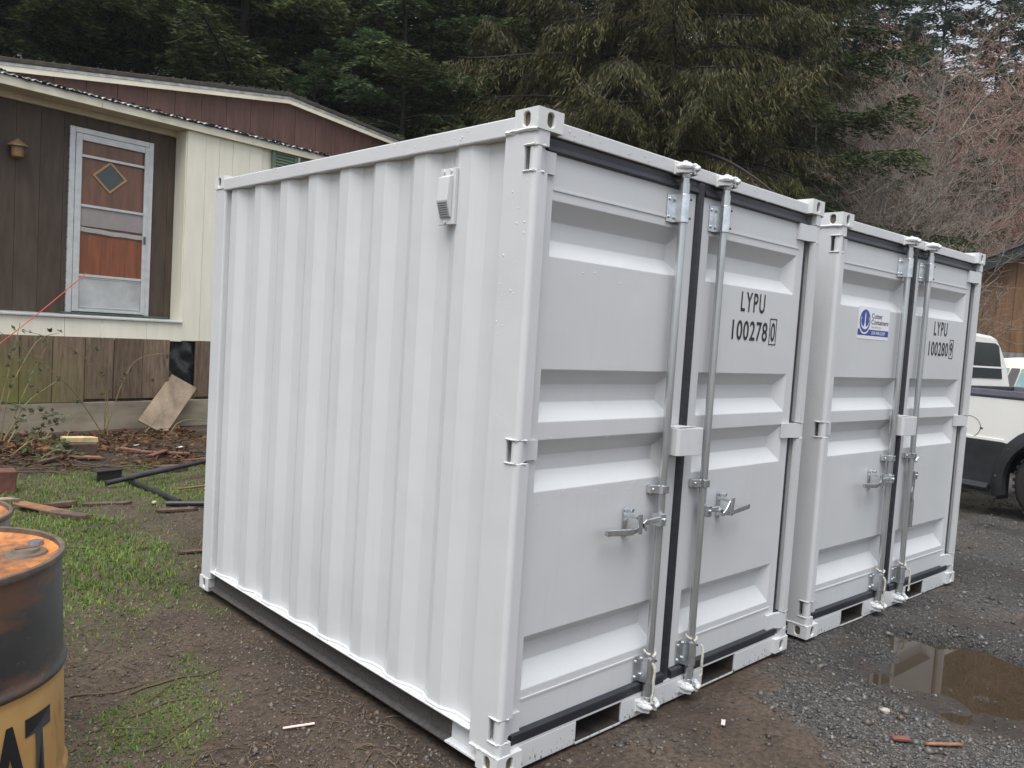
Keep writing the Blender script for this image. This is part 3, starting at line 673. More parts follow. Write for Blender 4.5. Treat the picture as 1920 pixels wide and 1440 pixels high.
def plant(name, lib, key, az, d, sc, label, cat, group, rz=None):
    x = CX + d * cos(RAD(az)); y = CY + d * sin(RAD(az)); z = float(gz(x, y))
    e = empty(name, (x, y, z), rt.uniform(0, 6.28) if rz is None else rz); e.scale = (sc, sc, sc * rt.uniform(0.95, 1.08))
    for me, nm in zip(lib[key], ('crown', 'trunk')): link(bpy.data.objects.new(nm, me), e)
    return tag(e, label, cat, group)
FG = 'conifers standing behind the mobile home'
for key, az, d, sc, label in [
    ('fir1', 77.5, 18.6, 1.1, 'dark green fir at the far left edge behind the mobile home roof'),
    ('fir2', 71.5, 20.0, 1.1, 'tall dark fir behind the roof above the screen door'),
    ('fir1', 65.5, 19.4, 1.1, 'dark fir with drooping boughs behind the roof peak'),
    ('fir2', 60.0, 20.6, 1.1, 'dark fir just right of the roof peak'),
    ('fir3', 55.0, 17.6, 1.0, 'brighter green fir whose low boughs reach the sloping end of the roof'),
    ('fir3', 60.7, 17.8, 0.66, 'small green fir close behind the roof just right of its peak'),
    ('fir2', 51.0, 19.8, 1.1, 'dark fir between the mobile home roof and the brown cedar')]:
    plant('fir_tree', CON, key, az, d, sc, label, 'tree', FG)
for key, az, d, sc in [('fir2', 80, 22.5, 1.1), ('fir1', 74, 23.5, 1.15), ('fir2', 68, 22.5, 1.1), ('fir1', 62.5, 24, 1.2), ('fir2', 57, 23, 1.1), ('fir1', 52, 25, 1.2), ('fir2', 47, 24.5, 1.15), ('fir1', 83, 19, 1.0),
                       ('fir2', 76, 29, 1.2), ('fir1', 65, 30, 1.2), ('fir2', 54, 30, 1.2), ('fir1', 44, 29, 1.2)]:
    plant('fir_tree', CON, key, az, d, sc, 'dark conifer filling the gaps in the second row behind the mobile home', 'tree', 'second row of dark conifers')
CG = 'drooping brown cedars above the containers'
for key, az, d, sc, label in [
    ('cedar1', 46.6, 18.6, 0.9, 'cedar with olive hanging sprays directly behind the near container corner'),
    ('cedar2', 41.6, 16.2, 1.0, 'large olive brown cedar with drooping sprays left of the container door bars'),
    ('cedar1', 36.5, 15.8, 1.08, 'large olive brown cedar with drooping sprays above the container door bars'),
    ('cedar2', 32.0, 17.8, 1.0, 'olive brown cedar at the right end of the cedar row'),
    ('cedar1', 39.0, 21.5, 1.1, 'cedar rising behind the two large brown cedars')]:
    plant('cedar_tree', CON, key, az, d, sc, label, 'tree', CG)
for key, az, d, sc, label in [
    ('fir2', 28.6, 19.6, 1.0, 'tall dark green spruce with drooping boughs between the cedars and the bare trees'),
    ('fir1', 30.5, 24.0, 1.15, 'dark spruce standing behind the right end of the cedar row'),
    ('fir3', 27.0, 18.2, 0.55, 'small green spruce just above the container gap'),
    ('fir1', 23.6, 29.5, 0.62, 'dark green conifer low behind the grey thicket'),
    ('fir2', 20.9, 29.0, 0.50, 'dark green conifer low behind the tall reddish bare tree'),
    ('fir1', 17.9, 29.5, 0.55, 'dark green conifer low behind the spreading bare tree above the shed'),
    ('fir1', 34.5, 25.5, 1.2, 'dark fir behind the brown cedars')]:
    plant('spruce_tree', CON, key, az, d, sc, label, 'tree', 'dark spruces right of the cedars')
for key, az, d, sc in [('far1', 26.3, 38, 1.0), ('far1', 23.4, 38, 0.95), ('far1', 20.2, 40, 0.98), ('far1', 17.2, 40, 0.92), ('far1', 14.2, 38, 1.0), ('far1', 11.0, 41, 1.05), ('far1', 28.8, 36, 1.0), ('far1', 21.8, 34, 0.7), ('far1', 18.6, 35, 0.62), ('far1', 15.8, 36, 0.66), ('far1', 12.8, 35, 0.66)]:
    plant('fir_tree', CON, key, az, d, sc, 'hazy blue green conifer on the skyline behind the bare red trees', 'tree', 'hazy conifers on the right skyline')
for key, az, d, sc, label in [
    ('grey1', 26.2, 20.5, 1.0, 'grey brown leafless thicket tree beside the dark spruce'),
    ('grey2', 24.3, 18.8, 1.05, 'grey leafless thicket tree behind the second container corner'),
    ('grey1', 23.2, 22.5, 1.08, 'tangled grey leafless tree above the second container doors'),
    ('red1', 20.2, 27.0, 1.2, 'tall bare tree with reddish twigs and a pale trunk'),
    ('grey2', 22.2, 19.0, 0.9, 'low tangled leafless tree behind the second container right end'),
    ('red2', 17.6, 29.5, 1.2, 'spreading bare tree with red brown twigs above the wooden shed'),
    ('red1', 15.2, 33.0, 1.2, 'bare reddish tree at the right edge above the shed roof'),
    ('red2', 12.6, 32.0, 1.2, 'bare reddish tree cut off by the right picture edge'),
    ('grey1', 24.8, 25.5, 1.25, 'tall grey leafless tree rising in the thicket below the skyline')]:
    plant('bare_tree', BARE, key, az, d, sc, label, 'tree', 'leafless trees on the slope')
for key, az, d, sc in [('red1', 23.2, 29, 1.2), ('red2', 19.2, 29, 1.2), ('red1', 16.8, 31, 1.2), ('grey1', 27.6, 27, 1.2), ('red2', 21.2, 33, 1.2), ('red2', 14.4, 32, 1.2), ('grey2', 25.6, 31, 1.4)]:
    plant('bare_tree', BARE, key, az, d, sc, 'leafless tree in the hazy mass of twigs behind the nearest bare trees', 'tree', 'leafless trees higher on the slope')

# ------------------------------------------------------------------ containers
H_, W_, L_ = 2.26, 2.0145, 2.464
PT = 'container_paint'
CW, CD, CH = 0.120, 0.111, 0.070          # corner casting size
HZ = [(2.055, 2.140), (1.085, 1.165), (0.115, 0.200)]     # hinge heights
REC = [(1.791, 1.851, 1.916, 1.980), (1.219, 1.284, 1.349, 1.403), (0.973, 1.040, 1.096, 1.156), (0.264, 0.348, 0.414, 0.458)]
def holed_plate(mb, org, U, V, N, w, h, hw, hh, t, n=20):
    """rectangle w x h with an oval hole, thickness t along -N (inwards)"""
    org, U, V, N = map(lambda q: np.array(q, float), (org, U, V, N))
    ang = [2 * pi * k / n for k in range(n)]
    def oval(a):
        # stadium shape
        c, s_ = cos(a), sin(a); rr = min(hw, hh)
        x, y = hw * c, hh * s_
        if hh > hw: y = (hh - hw) * (1 if s_ > 0 else -1 if s_ < 0 else 0) + hw * s_; x = hw * c
        return x, y
    def rect(a):
        c, s_ = cos(a), sin(a); k = min((w / 2) / abs(c) if abs(c) > 1e-9 else 1e9, (h / 2) / abs(s_) if abs(s_) > 1e-9 else 1e9)
        return c * k, s_ * k
    ca = math.atan2(h, w)
    ang = sorted(set([round(a, 6) for a in ang] + [round(x % (2 * pi), 6) for x in (ca, pi - ca, pi + ca, -ca)])); n = len(ang)
    ctr = org + U * w / 2 + V * h / 2; i = len(mb.v)
    for ring in ('r', 'o', 'i'):
        for a in ang:
            x, y = rect(a) if ring == 'r' else oval(a)
            p = ctr + U * x + V * y - (N * t if ring == 'i' else 0)
            mb.v.append(tuple(p))
    for k in range(n):
        q = (k + 1) % n
        mb.f.append((i + k, i + q, i + n + q, i + n + k)); mb.f.append((i + n + k, i + n + q, i + 2 * n + q, i + 2 * n + k))
def casting(parent, x0, y0, z0, sx, sy, top, hb=0.019):
    """box from the outer corner: sx/sy = -1 or 1 tell which sides face outwards"""
    mb = MB(); x1, y1, z1 = x0 + CW, y0 + CD, z0 + CH; t = 0.011
    xo = x0 if sx < 0 else x1; xi = x1 if sx < 0 else x0; yo = y0 if sy < 0 else y1; yi = y1 if sy < 0 else y0
    zo, zi = (z1, z0) if top else (z0, z1)
    holed_plate(mb, (xo, y0, z0), (0, 1, 0), (0, 0, 1), (sx, 0, 0), CD, CH, hb * 0.85, 0.024, t)
    holed_plate(mb, (x0, yo, z0), (1, 0, 0), (0, 0, 1), (0, sy, 0), CW, CH, hb * 0.85, 0.024, t)
    holed_plate(mb, (x0, y0, zo), (1, 0, 0), (0, 1, 0), (0, 0, 1 if top else -1), CW, CD, 0.022, 0.038, t)
    i = len(mb.v); mb.v += [(xi, y0, z0), (xi, y1, z0), (xi, y1, z1), (xi, y0, z1), (x0, yi, z0), (x1, yi, z0), (x1, yi, z1), (x0, yi, z1), (x0, y0, zi), (x1, y0, zi), (x1, y1, zi), (x0, y1, zi)]
    mb.f += [(i, i + 1, i + 2, i + 3), (i + 4, i + 5, i + 6, i + 7), (i + 8, i + 9, i + 10, i + 11)]
    o = mb.build('corner_casting', 'casting_paint', parent, bevel=0.004)
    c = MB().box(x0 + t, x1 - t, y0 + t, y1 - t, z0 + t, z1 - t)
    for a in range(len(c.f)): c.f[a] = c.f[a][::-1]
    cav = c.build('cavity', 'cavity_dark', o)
    return o
def weld(mb, p0, p1, r, n=7, jit=0.25, seed=1):
    rr = random.Random(seed); pts = []; rs = []
    for k in range(n + 1):
        t = k / n; pts.append(tuple(p0[i] + (p1[i] - p0[i]) * t + rr.uniform(-jit, jit) * r for i in range(3))); rs.append(r * rr.uniform(0.7, 1.25))
    mb.tube(pts, rs, 6)
def post(parent, flip):
    """front corner post; flip mirrors it to the right-hand side"""
    X = (lambda x: W_ - x) if flip else (lambda x: x)
    mb = MB(); r_ = 0.02
    full = [(0.004, 0.155)] + [(x, y) for x, y in arc(0.004 + r_, 0.004 + r_, r_, pi, 1.5 * pi, 6)] + [(0.062, 0.004), (0.062, 0.030), (0.050, 0.030), (0.050, 0.155)]
    cut = [(0.004, 0.155), (0.004, 0.058), (0.012, 0.058), (0.012, 0.068), (0.050, 0.068), (0.050, 0.155)]
    zs = [CH - 0.003]
    for a, b in sorted(HZ): zs += [a, b]
    zs += [H_ - CH + 0.003]
    for k in range(len(zs) - 1):
        mb.prism([(X(x), y) for x, y in (cut if k % 2 else full)], 'z', zs[k], zs[k + 1])
    o = mb.build('corner_post', PT, parent, smooth=False)
    wm = MB()
    for q, (a, b) in enumerate(HZ):
        for z in (a, b): weld(wm, (X(0.002), 0.060, z), (X(0.004), 0.012, z), 0.0042, 5, seed=q); weld(wm, (X(0.007), 0.012, z), (X(0.045), 0.004, z), 0.0042, 5, seed=q + 9)
    weld(wm, (X(0.002), 0.15, H_ - CH), (X(0.002), 0.005, H_ - CH), 0.007, 9, seed=3)
    weld(wm, (X(0.002), 0.15, CH), (X(0.002), 0.01, CH), 0.005, 9, seed=4)
    wm.build('weld', 'weld_paint', o, smooth=True)['kind'] = 'stuff'
    return o
def door_leaf(parent, x0, x1, rx0, rx1, hinge_left, name_label):
    yf, dep, run, runl = 0.042, 0.044, 0.055, 0.036
    z0, z1 = 0.122, 2.142
    mb = MB(); V = mb.v; F = mb.f
    def quad(*p):
        i = len(V); V.extend(p); F.append((i, i + 1, i + 2, i + 3))
    rec = sorted(REC); zs = [z0]
    for a in rec: zs += [a[0], a[3]]
    zs.append(z1)
    for k in range(len(zs) - 1):
        a, b = zs[k], zs[k + 1]
        quad((x0, yf, a), (rx0, yf, a), (rx0, yf, b), (x0, yf, b)); quad((rx1, yf, a), (x1, yf, a), (x1, yf, b), (rx1, yf, b))
        if k % 2 == 0: quad((rx0, yf, a), (rx1, yf, a), (rx1, yf, b), (rx0, yf, b))
    for a, b, c, d in rec:
        A0, A1 = (rx0, yf, a), (rx1, yf, a); D0, D1 = (rx0, yf, d), (rx1, yf, d)
        B0, B1 = (rx0 + runl, yf + dep, b), (rx1 - run, yf + dep, b); C0, C1 = (rx0 + runl, yf + dep, c), (rx1 - run, yf + dep, c)
        quad(A0, A1, B1, B0); quad(B0, B1, C1, C0); quad(C0, C1, D1, D0); quad(A0, B0, C0, D0); quad(A1, D1, C1, B1)
    yb = yf + 0.066
    quad((x0, yf, z0), (x0, yb, z0), (x1, yb, z0), (x1, yf, z0)); quad((x0, yf, z1), (x1, yf, z1), (x1, yb, z1), (x0, yb, z1))
    quad((x0, yf, z0), (x0, yf, z1), (x0, yb, z1), (x0, yb, z0)); quad((x1, yf, z0), (x1, yb, z0), (x1, yb, z1), (x1, yf, z1)); quad((x0, yb, z0), (x0, yb, z1), (x1, yb, z1), (x1, yb, z0))
    me_o = mb.build('door', PT, parent)
    bm = bmesh.new(); bm.from_mesh(me_o.data); bmesh.ops.remove_doubles(bm, verts=bm.verts, dist=1e-5); bmesh.ops.recalc_face_normals(bm, faces=bm.faces); bm.to_mesh(me_o.data); bm.free()
    bv = me_o.modifiers.new('bevel', 'BEVEL'); bv.width = 0.0022; bv.segments = 2; bv.limit_method = 'ANGLE'; bv.angle_limit = RAD(20)
    d = tag(me_o, name_label)
    # welded seams of the top and bottom rails
    for q in (2.013, 0.228): MB().box(rx0, rx1 + 0.02, yf - 0.0035, yf + 0.004, q, q + 0.0065).build('rail_seam', PT, d)
    # rubber gasket: two lips top and bottom, one each side
    g = MB(); g.box(x0 - 0.004, x1 + 0.004, yf - 0.004, yf + 0.03, z1, 2.185); g.prism([(yf - 0.001, z1 - 0.010), (yf - 0.016, z1 - 0.004), (yf - 0.010, z1 + 0.016), (yf - 0.001, z1 + 0.020)], 'x', x0 - 0.003, x1 + 0.003)
    g.box(x0 - 0.004, x1 + 0.004, yf - 0.010, yf + 0.03, 0.0845, z0); g.prism([(yf - 0.001, z0 + 0.006), (yf - 0.022, z0 - 0.002), (yf - 0.021, z0 - 0.0375), (yf - 0.0105, z0 - 0.0375)], 'x', x0 - 0.003, x1 + 0.003)
    xs = x0 if hinge_left else x1; sg = -1 if hinge_left else 1
    a, b = sorted((xs + sg * 0.001, xs + sg * 0.017)); g.box(a, b, yf - 0.004, yf + 0.03, z0 + 0.004, z1 - 0.004)
    g.build('gasket', 'gasket_rubber', d, bevel=0.003)
    # hinges
    for a, b in HZ:
        m = MB()
        if hinge_left:
            m.tube([(0.026, 0.026, a + 0.004), (0.026, 0.026, b - 0.004)], 0.021, 14)
            m.prism([(0.020, 0.006), (0.050, 0.012), (0.075, 0.030), (0.126, 0.030), (0.126, 0.0415), (0.068, 0.0415), (0.040, 0.030)], 'z', a + 0.006, b - 0.006)
        else:
            m.tube([(W_ - 0.026, 0.026, a + 0.004), (W_ - 0.026, 0.026, b - 0.004)], 0.021, 14)
            m.prism([(W_ - 0.020, 0.006), (W_ - 0.060, 0.006), (W_ - 0.105, 0.026), (W_ - 0.175, 0.026), (W_ - 0.175, 0.0415), (W_ - 0.100, 0.0415), (W_ - 0.040, 0.030)], 'z', a + 0.004, b - 0.004)
        m.build('hinge', PT, d, smooth=True)
    return d
def lock_gear(parent, door, bxx, side, handle_down):
    """locking bar with guides, cams, keepers and a handle; side = direction of the handle"""
    by = 0.004; yf = 0.042
    bar = MB(); bar.tube([(bxx, by, 0.045), (bxx, by, 2.19)], 0.0165, 14)
    for z in (0.100, 2.130): bar.tube([(bxx, by, z - 0.022), (bxx, by, z + 0.022)], 0.0205, 14)
    bar.build('locking_bar', 'steel_tube', door, smooth=True)
    for za, zb in ((1.998, 2.108), (0.130, 0.235)):
        g = MB()
        g.box(bxx - 0.060, bxx - 0.020, yf - 0.007, yf - 0.001, za, zb)
        g.prism([(bxx - 0.030, yf - 0.001), (bxx - 0.028, 0.016), (bxx - 0.026, by - 0.012)] + arc(bxx, by, 0.025, pi + 0.4, 2 * pi - 0.4, 8) + [(bxx + 0.026, by - 0.012), (bxx + 0.028, 0.016), (bxx + 0.030, yf - 0.001)], 'z', za, zb)
        for z in (za + 0.02, zb - 0.02): g.tube([(bxx - 0.050, yf - 0.006, z), (bxx - 0.050, yf - 0.014, z)], 0.007, 8)
        g.build('bar_guide', 'steel_zinc', door, bevel=0.003)
        bo = MB()
        for z in (za + 0.018, zb - 0.018): bo.tube([(bxx + 0.016, by - 0.014, z), (bxx + 0.0245, by - 0.021, z)], 0.0045, 8)
        bo.build('rivet', 'gasket_rubber', door)['kind'] = 'stuff'
    c = MB(); z = 0.93
    c.prism([(bxx - 0.055, yf - 0.001), (bxx - 0.055, 0.020), (bxx - 0.021, by), (bxx - 0.018, by - 0.02), (bxx + 0.022, by - 0.02), (bxx + 0.026, by + 0.01), (bxx + 0.028, yf - 0.001)], 'z', z - 0.017, z + 0.017)
    c.tube([(bxx - 0.044, 0.020, z), (bxx - 0.044, 0.010, z)], 0.007, 8); c.build('bar_clamp', 'steel_zinc', door, bevel=0.003)
    # cams on the bar ends and their keepers on header and sill
    for zc, zz in ((2.207, 1), (0.035, -1)):
        k = MB()
        for sg in (-1, 1):
            k.prism([(bxx + sg * 0.018, 0.026), (bxx + sg * 0.048, 0.026), (bxx + sg * 0.044, -0.012), (bxx + sg * 0.026, -0.034), (bxx + sg * 0.014, -0.028), (bxx + sg * 0.020, -0.008)], 'z', zc - 0.021, zc + 0.021)
        k.box(bxx - 0.052, bxx + 0.052, 0.016, 0.0265, zc - 0.026, zc + 0.024)
        for sg in (-1, 1):
            k.tube([(bxx + sg * 0.034, 0.012, zc + 0.004), (bxx + sg * 0.040, -0.018, zc + 0.006), (bxx + sg * 0.024, -0.036, zc + 0.004), (bxx + sg * 0.010, -0.036, zc - 0.002)], [0.016, 0.014, 0.012, 0.006], 8)
            k.tube([(bxx + sg * 0.030, -0.012, zc - 0.022), (bxx + sg * 0.032, -0.014, zc + 0.026)], [0.008, 0.010], 7)
        k.build('cam_keeper', 'weld_paint', parent, bevel=0.004)
        m = MB(); m.tube([(bxx, by, zc - zz * 0.035), (bxx, by, zc - zz * 0.012)], [0.019, 0.022], 12)
        m.prism([(bxx - 0.030, by - 0.010), (bxx - 0.012, by - 0.026), (bxx + 0.016, by - 0.030), (bxx + 0.038, by - 0.012), (bxx + 0.030, by + 0.010), (bxx + 0.010, by + 0.004), (bxx - 0.016, by + 0.014)], 'z', zc - 0.014, zc + 0.012)
        m.tube([(bxx + 0.010, by - 0.014, zc - 0.022), (bxx + 0.010, by - 0.014, zc + 0.022)], 0.010, 8)
        m.build('cam', 'steel_zinc', door, bevel=0.003)
    # handle hub, lever and catch
    hz = 0.812; s = side
    h = MB(); h.box(min(bxx, bxx + s * 0.036), max(bxx, bxx + s * 0.036), by - 0.032, by + 0.018, hz - 0.027, hz + 0.024)
    h.tube([(bxx + s * 0.016, by - 0.030, hz), (bxx + s * 0.016, by - 0.040, hz)], 0.008, 8); h.build('handle_hub', 'steel_zinc', door, bevel=0.003)
    hd = MB()
    if not handle_down:
        P = [(0.030, hz), (0.11, hz - 0.002), (0.145, hz - 0.020), (0.185, hz - 0.030), (0.215, hz - 0.028), (0.36, hz - 0.014)]
        up = [(bxx + s * x, z + 0.011) for x, z in P]; lo = [(bxx + s * x, z - 0.011) for x, z in P]
        hd.prism(up + lo[::-1], 'y', by - 0.020, by - 0.008)
        hd.prism([(bxx + s * 0.20, hz - 0.016), (bxx + s * 0.36, hz - 0.001), (bxx + s * 0.36, hz - 0.026), (bxx + s * 0.20, hz - 0.041)], 'y', by - 0.028, by - 0.0205)
    else:
        P = [(0.018, hz - 0.02), (0.020, hz - 0.075), (0.012, hz - 0.105), (0.016, hz - 0.14), (0.030, hz - 0.17), (0.034, hz - 0.33)]
        up = [(bxx + s * (x + 0.0145), z) for x, z in P]; lo = [(bxx + s * (x - 0.0145), z) for x, z in P]
        hd.prism(up + lo[::-1], 'y', by - 0.022, by - 0.008)
    hd.build('handle', 'steel_zinc', door, bevel=0.003)
    ct = MB(); cx = bxx + s * (0.185 if not handle_down else 0.062); cz = hz + (0.0 if not handle_down else 0.088)
    ct.prism([(cx - 0.013, cz - 0.056)] + [(cx + 0.013, cz - 0.056), (cx + 0.015, cz + 0.052)] + [(cx - 0.015, cz + 0.052)] if not handle_down else [(cx - 0.02, cz - 0.02), (cx + 0.02, cz - 0.02), (cx + 0.02, cz + 0.02), (cx - 0.02, cz + 0.02)], 'y', yf - 0.007, yf - 0.001)
    if not handle_down:
        ct.prism([(cx - 0.012, cz + 0.03), (cx + 0.012, cz + 0.03), (cx - s * 0.030 + 0.012, cz - 0.022), (cx - s * 0.052, cz - 0.034), (cx - s * 0.060, cz - 0.018), (cx - s * 0.038, cz - 0.002)], 'y', by - 0.036, by - 0.029)
        ct.prism([(cx - 0.012, cz + 0.022), (cx + 0.012, cz + 0.022), (cx + 0.012, cz + 0.034), (cx - 0.012, cz + 0.034)], 'y', by - 0.036, yf - 0.002)
        ct.prism([(cx - 0.012, cz + 0.045), (cx + 0.012, cz + 0.045), (cx - s * 0.006 + 0.010, cz - 0.036), (cx - s * 0.006 - 0.010, cz - 0.036)], 'y', by - 0.0445, by - 0.0365)
        ct.tube([(cx, yf - 0.004, cz + 0.050), (cx, yf - 0.042, cz + 0.050)], 0.010, 8); ct.tube([(cx - 0.002, yf - 0.004, cz - 0.050), (cx - 0.002, yf - 0.012, cz - 0.050)], 0.012, 8)
        ct.box(cx - 0.014, cx + 0.014, yf - 0.040, yf - 0.002, cz - 0.046, cz - 0.038)
    else:
        ct.tube([(cx, yf - 0.004, cz), (cx + 0.004, yf - 0.045, cz + 0.008)], 0.011, 8); ct.tube([(cx - 0.02, yf - 0.045, cz - 0.008), (cx + 0.016, yf - 0.045, cz + 0.016)], 0.009, 8)
    ct.build('handle_catch', 'steel_zinc', door, bevel=0.002)
def rope_loop(parent, bxx, seed, swap):
    rr = random.Random(seed); pts = []
    for k in range(15):
        a = -0.4 + 2 * pi * 0.93 * k / 14
        pts.append((bxx + 0.023 * sin(a), 0.004 - 0.023 * cos(a), 0.246 + 0.006 * sin(2 * a) + k * 0.0008))
    x0 = bxx + (0.030 if swap else -0.020)
    tail = [(x0, -0.030, 0.222), (x0 + 0.004, -0.040, 0.20), (x0 - 0.002, -0.041, 0.15), (x0 + 0.002, -0.040, 0.10), (x0, -0.038, 0.055 if not swap else 0.085)]
    m = MB(); m.tube(pts, 0.005, 6)
    # two twisted strands
    n = 46; tp = np.array(tail); t = np.linspace(0, 1, len(tail)); q = np.linspace(0, 1, n)
    c = np.stack([np.interp(q, t, tp[:, i]) for i in range(3)], -1)
    for ph in (0, pi):
        m.tube([(c[k][0] + 0.0032 * cos(q[k] * 60 + ph), c[k][1] + 0.0032 * sin(q[k] * 60 + ph), c[k][2]) for k in range(n)], 0.0036, 5)
    m.build('rope', 'rope_white', parent, smooth=True)
def drops(parent, seed, n):
    """beads of rain on the front and side faces"""
    r = np.random.RandomState(seed); Vs = []; Fs = []; rows = []
    for _ in range(n):
        u = r.rand(); s = 0.0010 + 0.0030 * r.rand() ** 2.2
        if u < 0.30: p = (r.uniform(0.1, 1.95), 0.0245, 2.185 + 0.05 * r.rand() ** 1.0); nn = (0, -1, 0)
        elif u < 0.62:
            za = REC[r.randint(4)][0]; p = (r.uniform(0.14, 0.8) if r.rand() < 0.7 else r.uniform(1.15, 1.84), 0.0418, za - 0.004 - abs(r.normal(0, 0.03))); nn = (0, -1, 0)
        elif u < 0.84: p = (0.0038, r.uniform(0.035, 0.15), 2.15 - 1.3 * r.rand() ** 1.6); nn = (-1, 0, 0)
        else: p = (-0.0005, r.uniform(0.2, 2.2), 2.18 + 0.06 * r.rand()); nn = (-1, 0, 0)
        if any(a - 0.01 < p[2] < b + 0.01 for a, b in HZ) and nn[0]: continue
        rows.append((p, nn, s))
    i = 0
    for p, nn, s in rows:
        p = np.array(p); nn = np.array(nn, float); t = np.array((nn[1], -nn[0], 0)); up = np.array((0, 0, 1.0))
        ring = [p + s * (cos(a) * t + sin(a) * up * 1.15) for a in np.arange(6) * pi / 3]
        Vs += ring + [p + nn * s * 0.7]; Fs += [(i + k, i + (k + 1) % 6, i + 6) for k in range(6)]; i += 7
    o = np_mesh('raindrops', np.array(Vs), np.array(Fs), 'drop', parent, True); o['kind'] = 'stuff'
def side_panel(parent, flip):
    X = (lambda x: W_ - x) if flip else (lambda x: x)
    xo, xi = 0.014, 0.038; pt = 0.2673; y = 2.338; prof = [(xi, 2.338)]
    for k in range(8):
        a = 2.2813 - pt * k; prof += [(xi, a + 0.055), (xo, a), (xo, a - 0.070), (xi, a - 0.139)]
    prof = [(x, q) for x, q in prof if q >= 0.15]; prof += [(prof[-1][0], 0.15)]
    prof[1] = (xi, min(prof[1][1], 2.3379))
    z0, z1 = 0.118, 2.180; V = []; F = []; zs = np.linspace(z0, z1, 2)
    for z in zs: V += [(X(x), q, z) for x, q in prof]
    n = len(prof)
    for k in range(n - 1): F.append((k, k + 1, n + k + 1, n + k))
    back = [(X(x + 0.0025), q, z) for z in zs for x, q in prof]; V += back
    for k in range(n - 1): F.append((2 * n + k, 3 * n + k, 3 * n + k + 1, 2 * n + k + 1))
    m = MB(); m.v = V; m.f = F
    o = m.build('side_panel', PT, parent)
    bv = o.modifiers.new('bevel', 'BEVEL'); bv.width = 0.012; bv.segments = 3; bv.limit_method = 'ANGLE'; bv.angle_limit = RAD(15)
    if not flip:
        w = MB(); weldpts = [(X(x - 0.004), q, 0.122) for x, q in prof]; rr = random.Random(4)
        w.tube([(p[0] + rr.uniform(-0.002, 0.002), p[1], p[2] + rr.uniform(0, 0.003)) for p in weldpts], 0.006, 6)
        w.build('weld', 'weld_paint', o, smooth=True)
    return o
def container(label, loc, rz, serial, check, handle_down, sticker):
    c = empty('shipping_container', loc, rz); tag(c, label, 'container', 'white storage containers')
    # castings
    for x0, sx in ((0, -1), (W_ - CW, 1)):
        for y0, sy in ((0, -1), (L_ - CD, 1)):
            for z0, tp in ((0, False), (H_ - CH, True)): casting(c, x0, y0, z0, sx, sy, tp)
    post(c, False); post(c, True)
    for f in (0, 1):
        a, b = (0.004, 0.066) if not f else (W_ - 0.066, W_ - 0.004)
        o = bx('rear_post', PT, c, a, b, 2.338, L_ - 0.004, CH - 0.003, H_ - CH + 0.003, 0.008)
        a, b = (0.0, 0.052) if not f else (W_ - 0.052, W_)
        bx('top_side_rail', PT, c, a, b, CD - 0.004, L_ - CD + 0.004, 2.178, 2.240, 0.005)
        side_panel(c, bool(f))
        # bottom rail: white top flange, dirty web and lip
        X = (lambda x: W_ - x) if f else (lambda x: x)
        def rail(name, mat, y0, y1, par=c):
            m = MB(); m.prism([(X(0.0), 0.0175), (X(0.040), 0.0175), (X(0.040), 0.112), (X(0.034), 0.112), (X(0.034), 0.026), (X(0.0), 0.0235)], 'y', y0, y1)
            return m.build(name, mat, par)
        br = rail('bottom_side_rail', 'mud_rail', 0.285, L_ - CD - 0.01)
        tag(br, 'bottom rail with mud splashed web and lip')
        rail('rail_end', PT, 0.112, 0.284, br)
        bx('rail_flange', 'weld_paint', br, *(sorted((X(-0.002), X(0.060)))), 0.156, 2.337, 0.1125, 0.1185, 0.0015)
    bx('door_header', PT, c, CW - 0.004, W_ - CW + 0.004, 0.026, 0.105, 2.186, 2.238, 0.004)
    bx('header_end', PT, c, 0.063, CW - 0.0045, 0.030, 0.105, 2.189, 2.2365, 0.002); bx('header_end', PT, c, W_ - CW + 0.0045, W_ - 0.063, 0.030, 0.105, 2.189, 2.2365, 0.002)
    # sill with two fork pockets
    pk = [(0.425, 0.698), (1.275, 1.548)]
    s = MB(); xs = [0.052, pk[0][0], pk[0][1], pk[1][0], pk[1][1], W_ - 0.052]
    sl = bx('door_sill', PT, c, xs[2], xs[3], 0.022, 0.075, -0.014, 0.0755, 0.003)
    for k in (0, 4): bx('door_sill', PT, c, xs[k], xs[k + 1], 0.022, 0.075, -0.014, 0.0755, 0.003)
    bx('sill_plate', PT, sl, 0.0525, W_ - 0.0525, 0.0225, 0.1, 0.0758, 0.0840, 0)
    for a, b in pk: bx('pocket_lip', PT, c, a + 0.001, b - 0.001, 0.022, 0.026, -0.016, -0.0095, 0)
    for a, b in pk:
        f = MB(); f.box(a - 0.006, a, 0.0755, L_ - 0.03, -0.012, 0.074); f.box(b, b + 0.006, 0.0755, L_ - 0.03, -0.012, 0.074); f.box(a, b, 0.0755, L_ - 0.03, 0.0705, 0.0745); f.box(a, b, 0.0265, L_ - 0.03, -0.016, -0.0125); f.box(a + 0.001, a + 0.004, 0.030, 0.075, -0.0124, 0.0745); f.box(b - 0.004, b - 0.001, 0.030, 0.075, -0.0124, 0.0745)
        f.build('fork_pocket', 'darkened_pocket_steel', c)
    bx('floor', 'darkened_pocket_steel', c, 0.062, W_ - 0.062, 0.106, L_ - 0.02, 0.0845, 0.104, 0)
    # corrugated roof and rear wall
    rm = MB(); n = 13; yy = np.linspace(0.1055, L_ - 0.06, n * 4 + 1); V = []
    zz = [2.222 if (k % 4) in (0, 1) else 2.204 for k in range(n * 4 + 1)]
    for k, y in enumerate(yy): V += [(0.0525, y, zz[k]), (W_ - 0.0525, y, zz[k])]
    rm.v = V; rm.f = [(2 * k, 2 * k + 1, 2 * k + 3, 2 * k + 2) for k in range(n * 4)]
    rm.build('roof', PT, c)
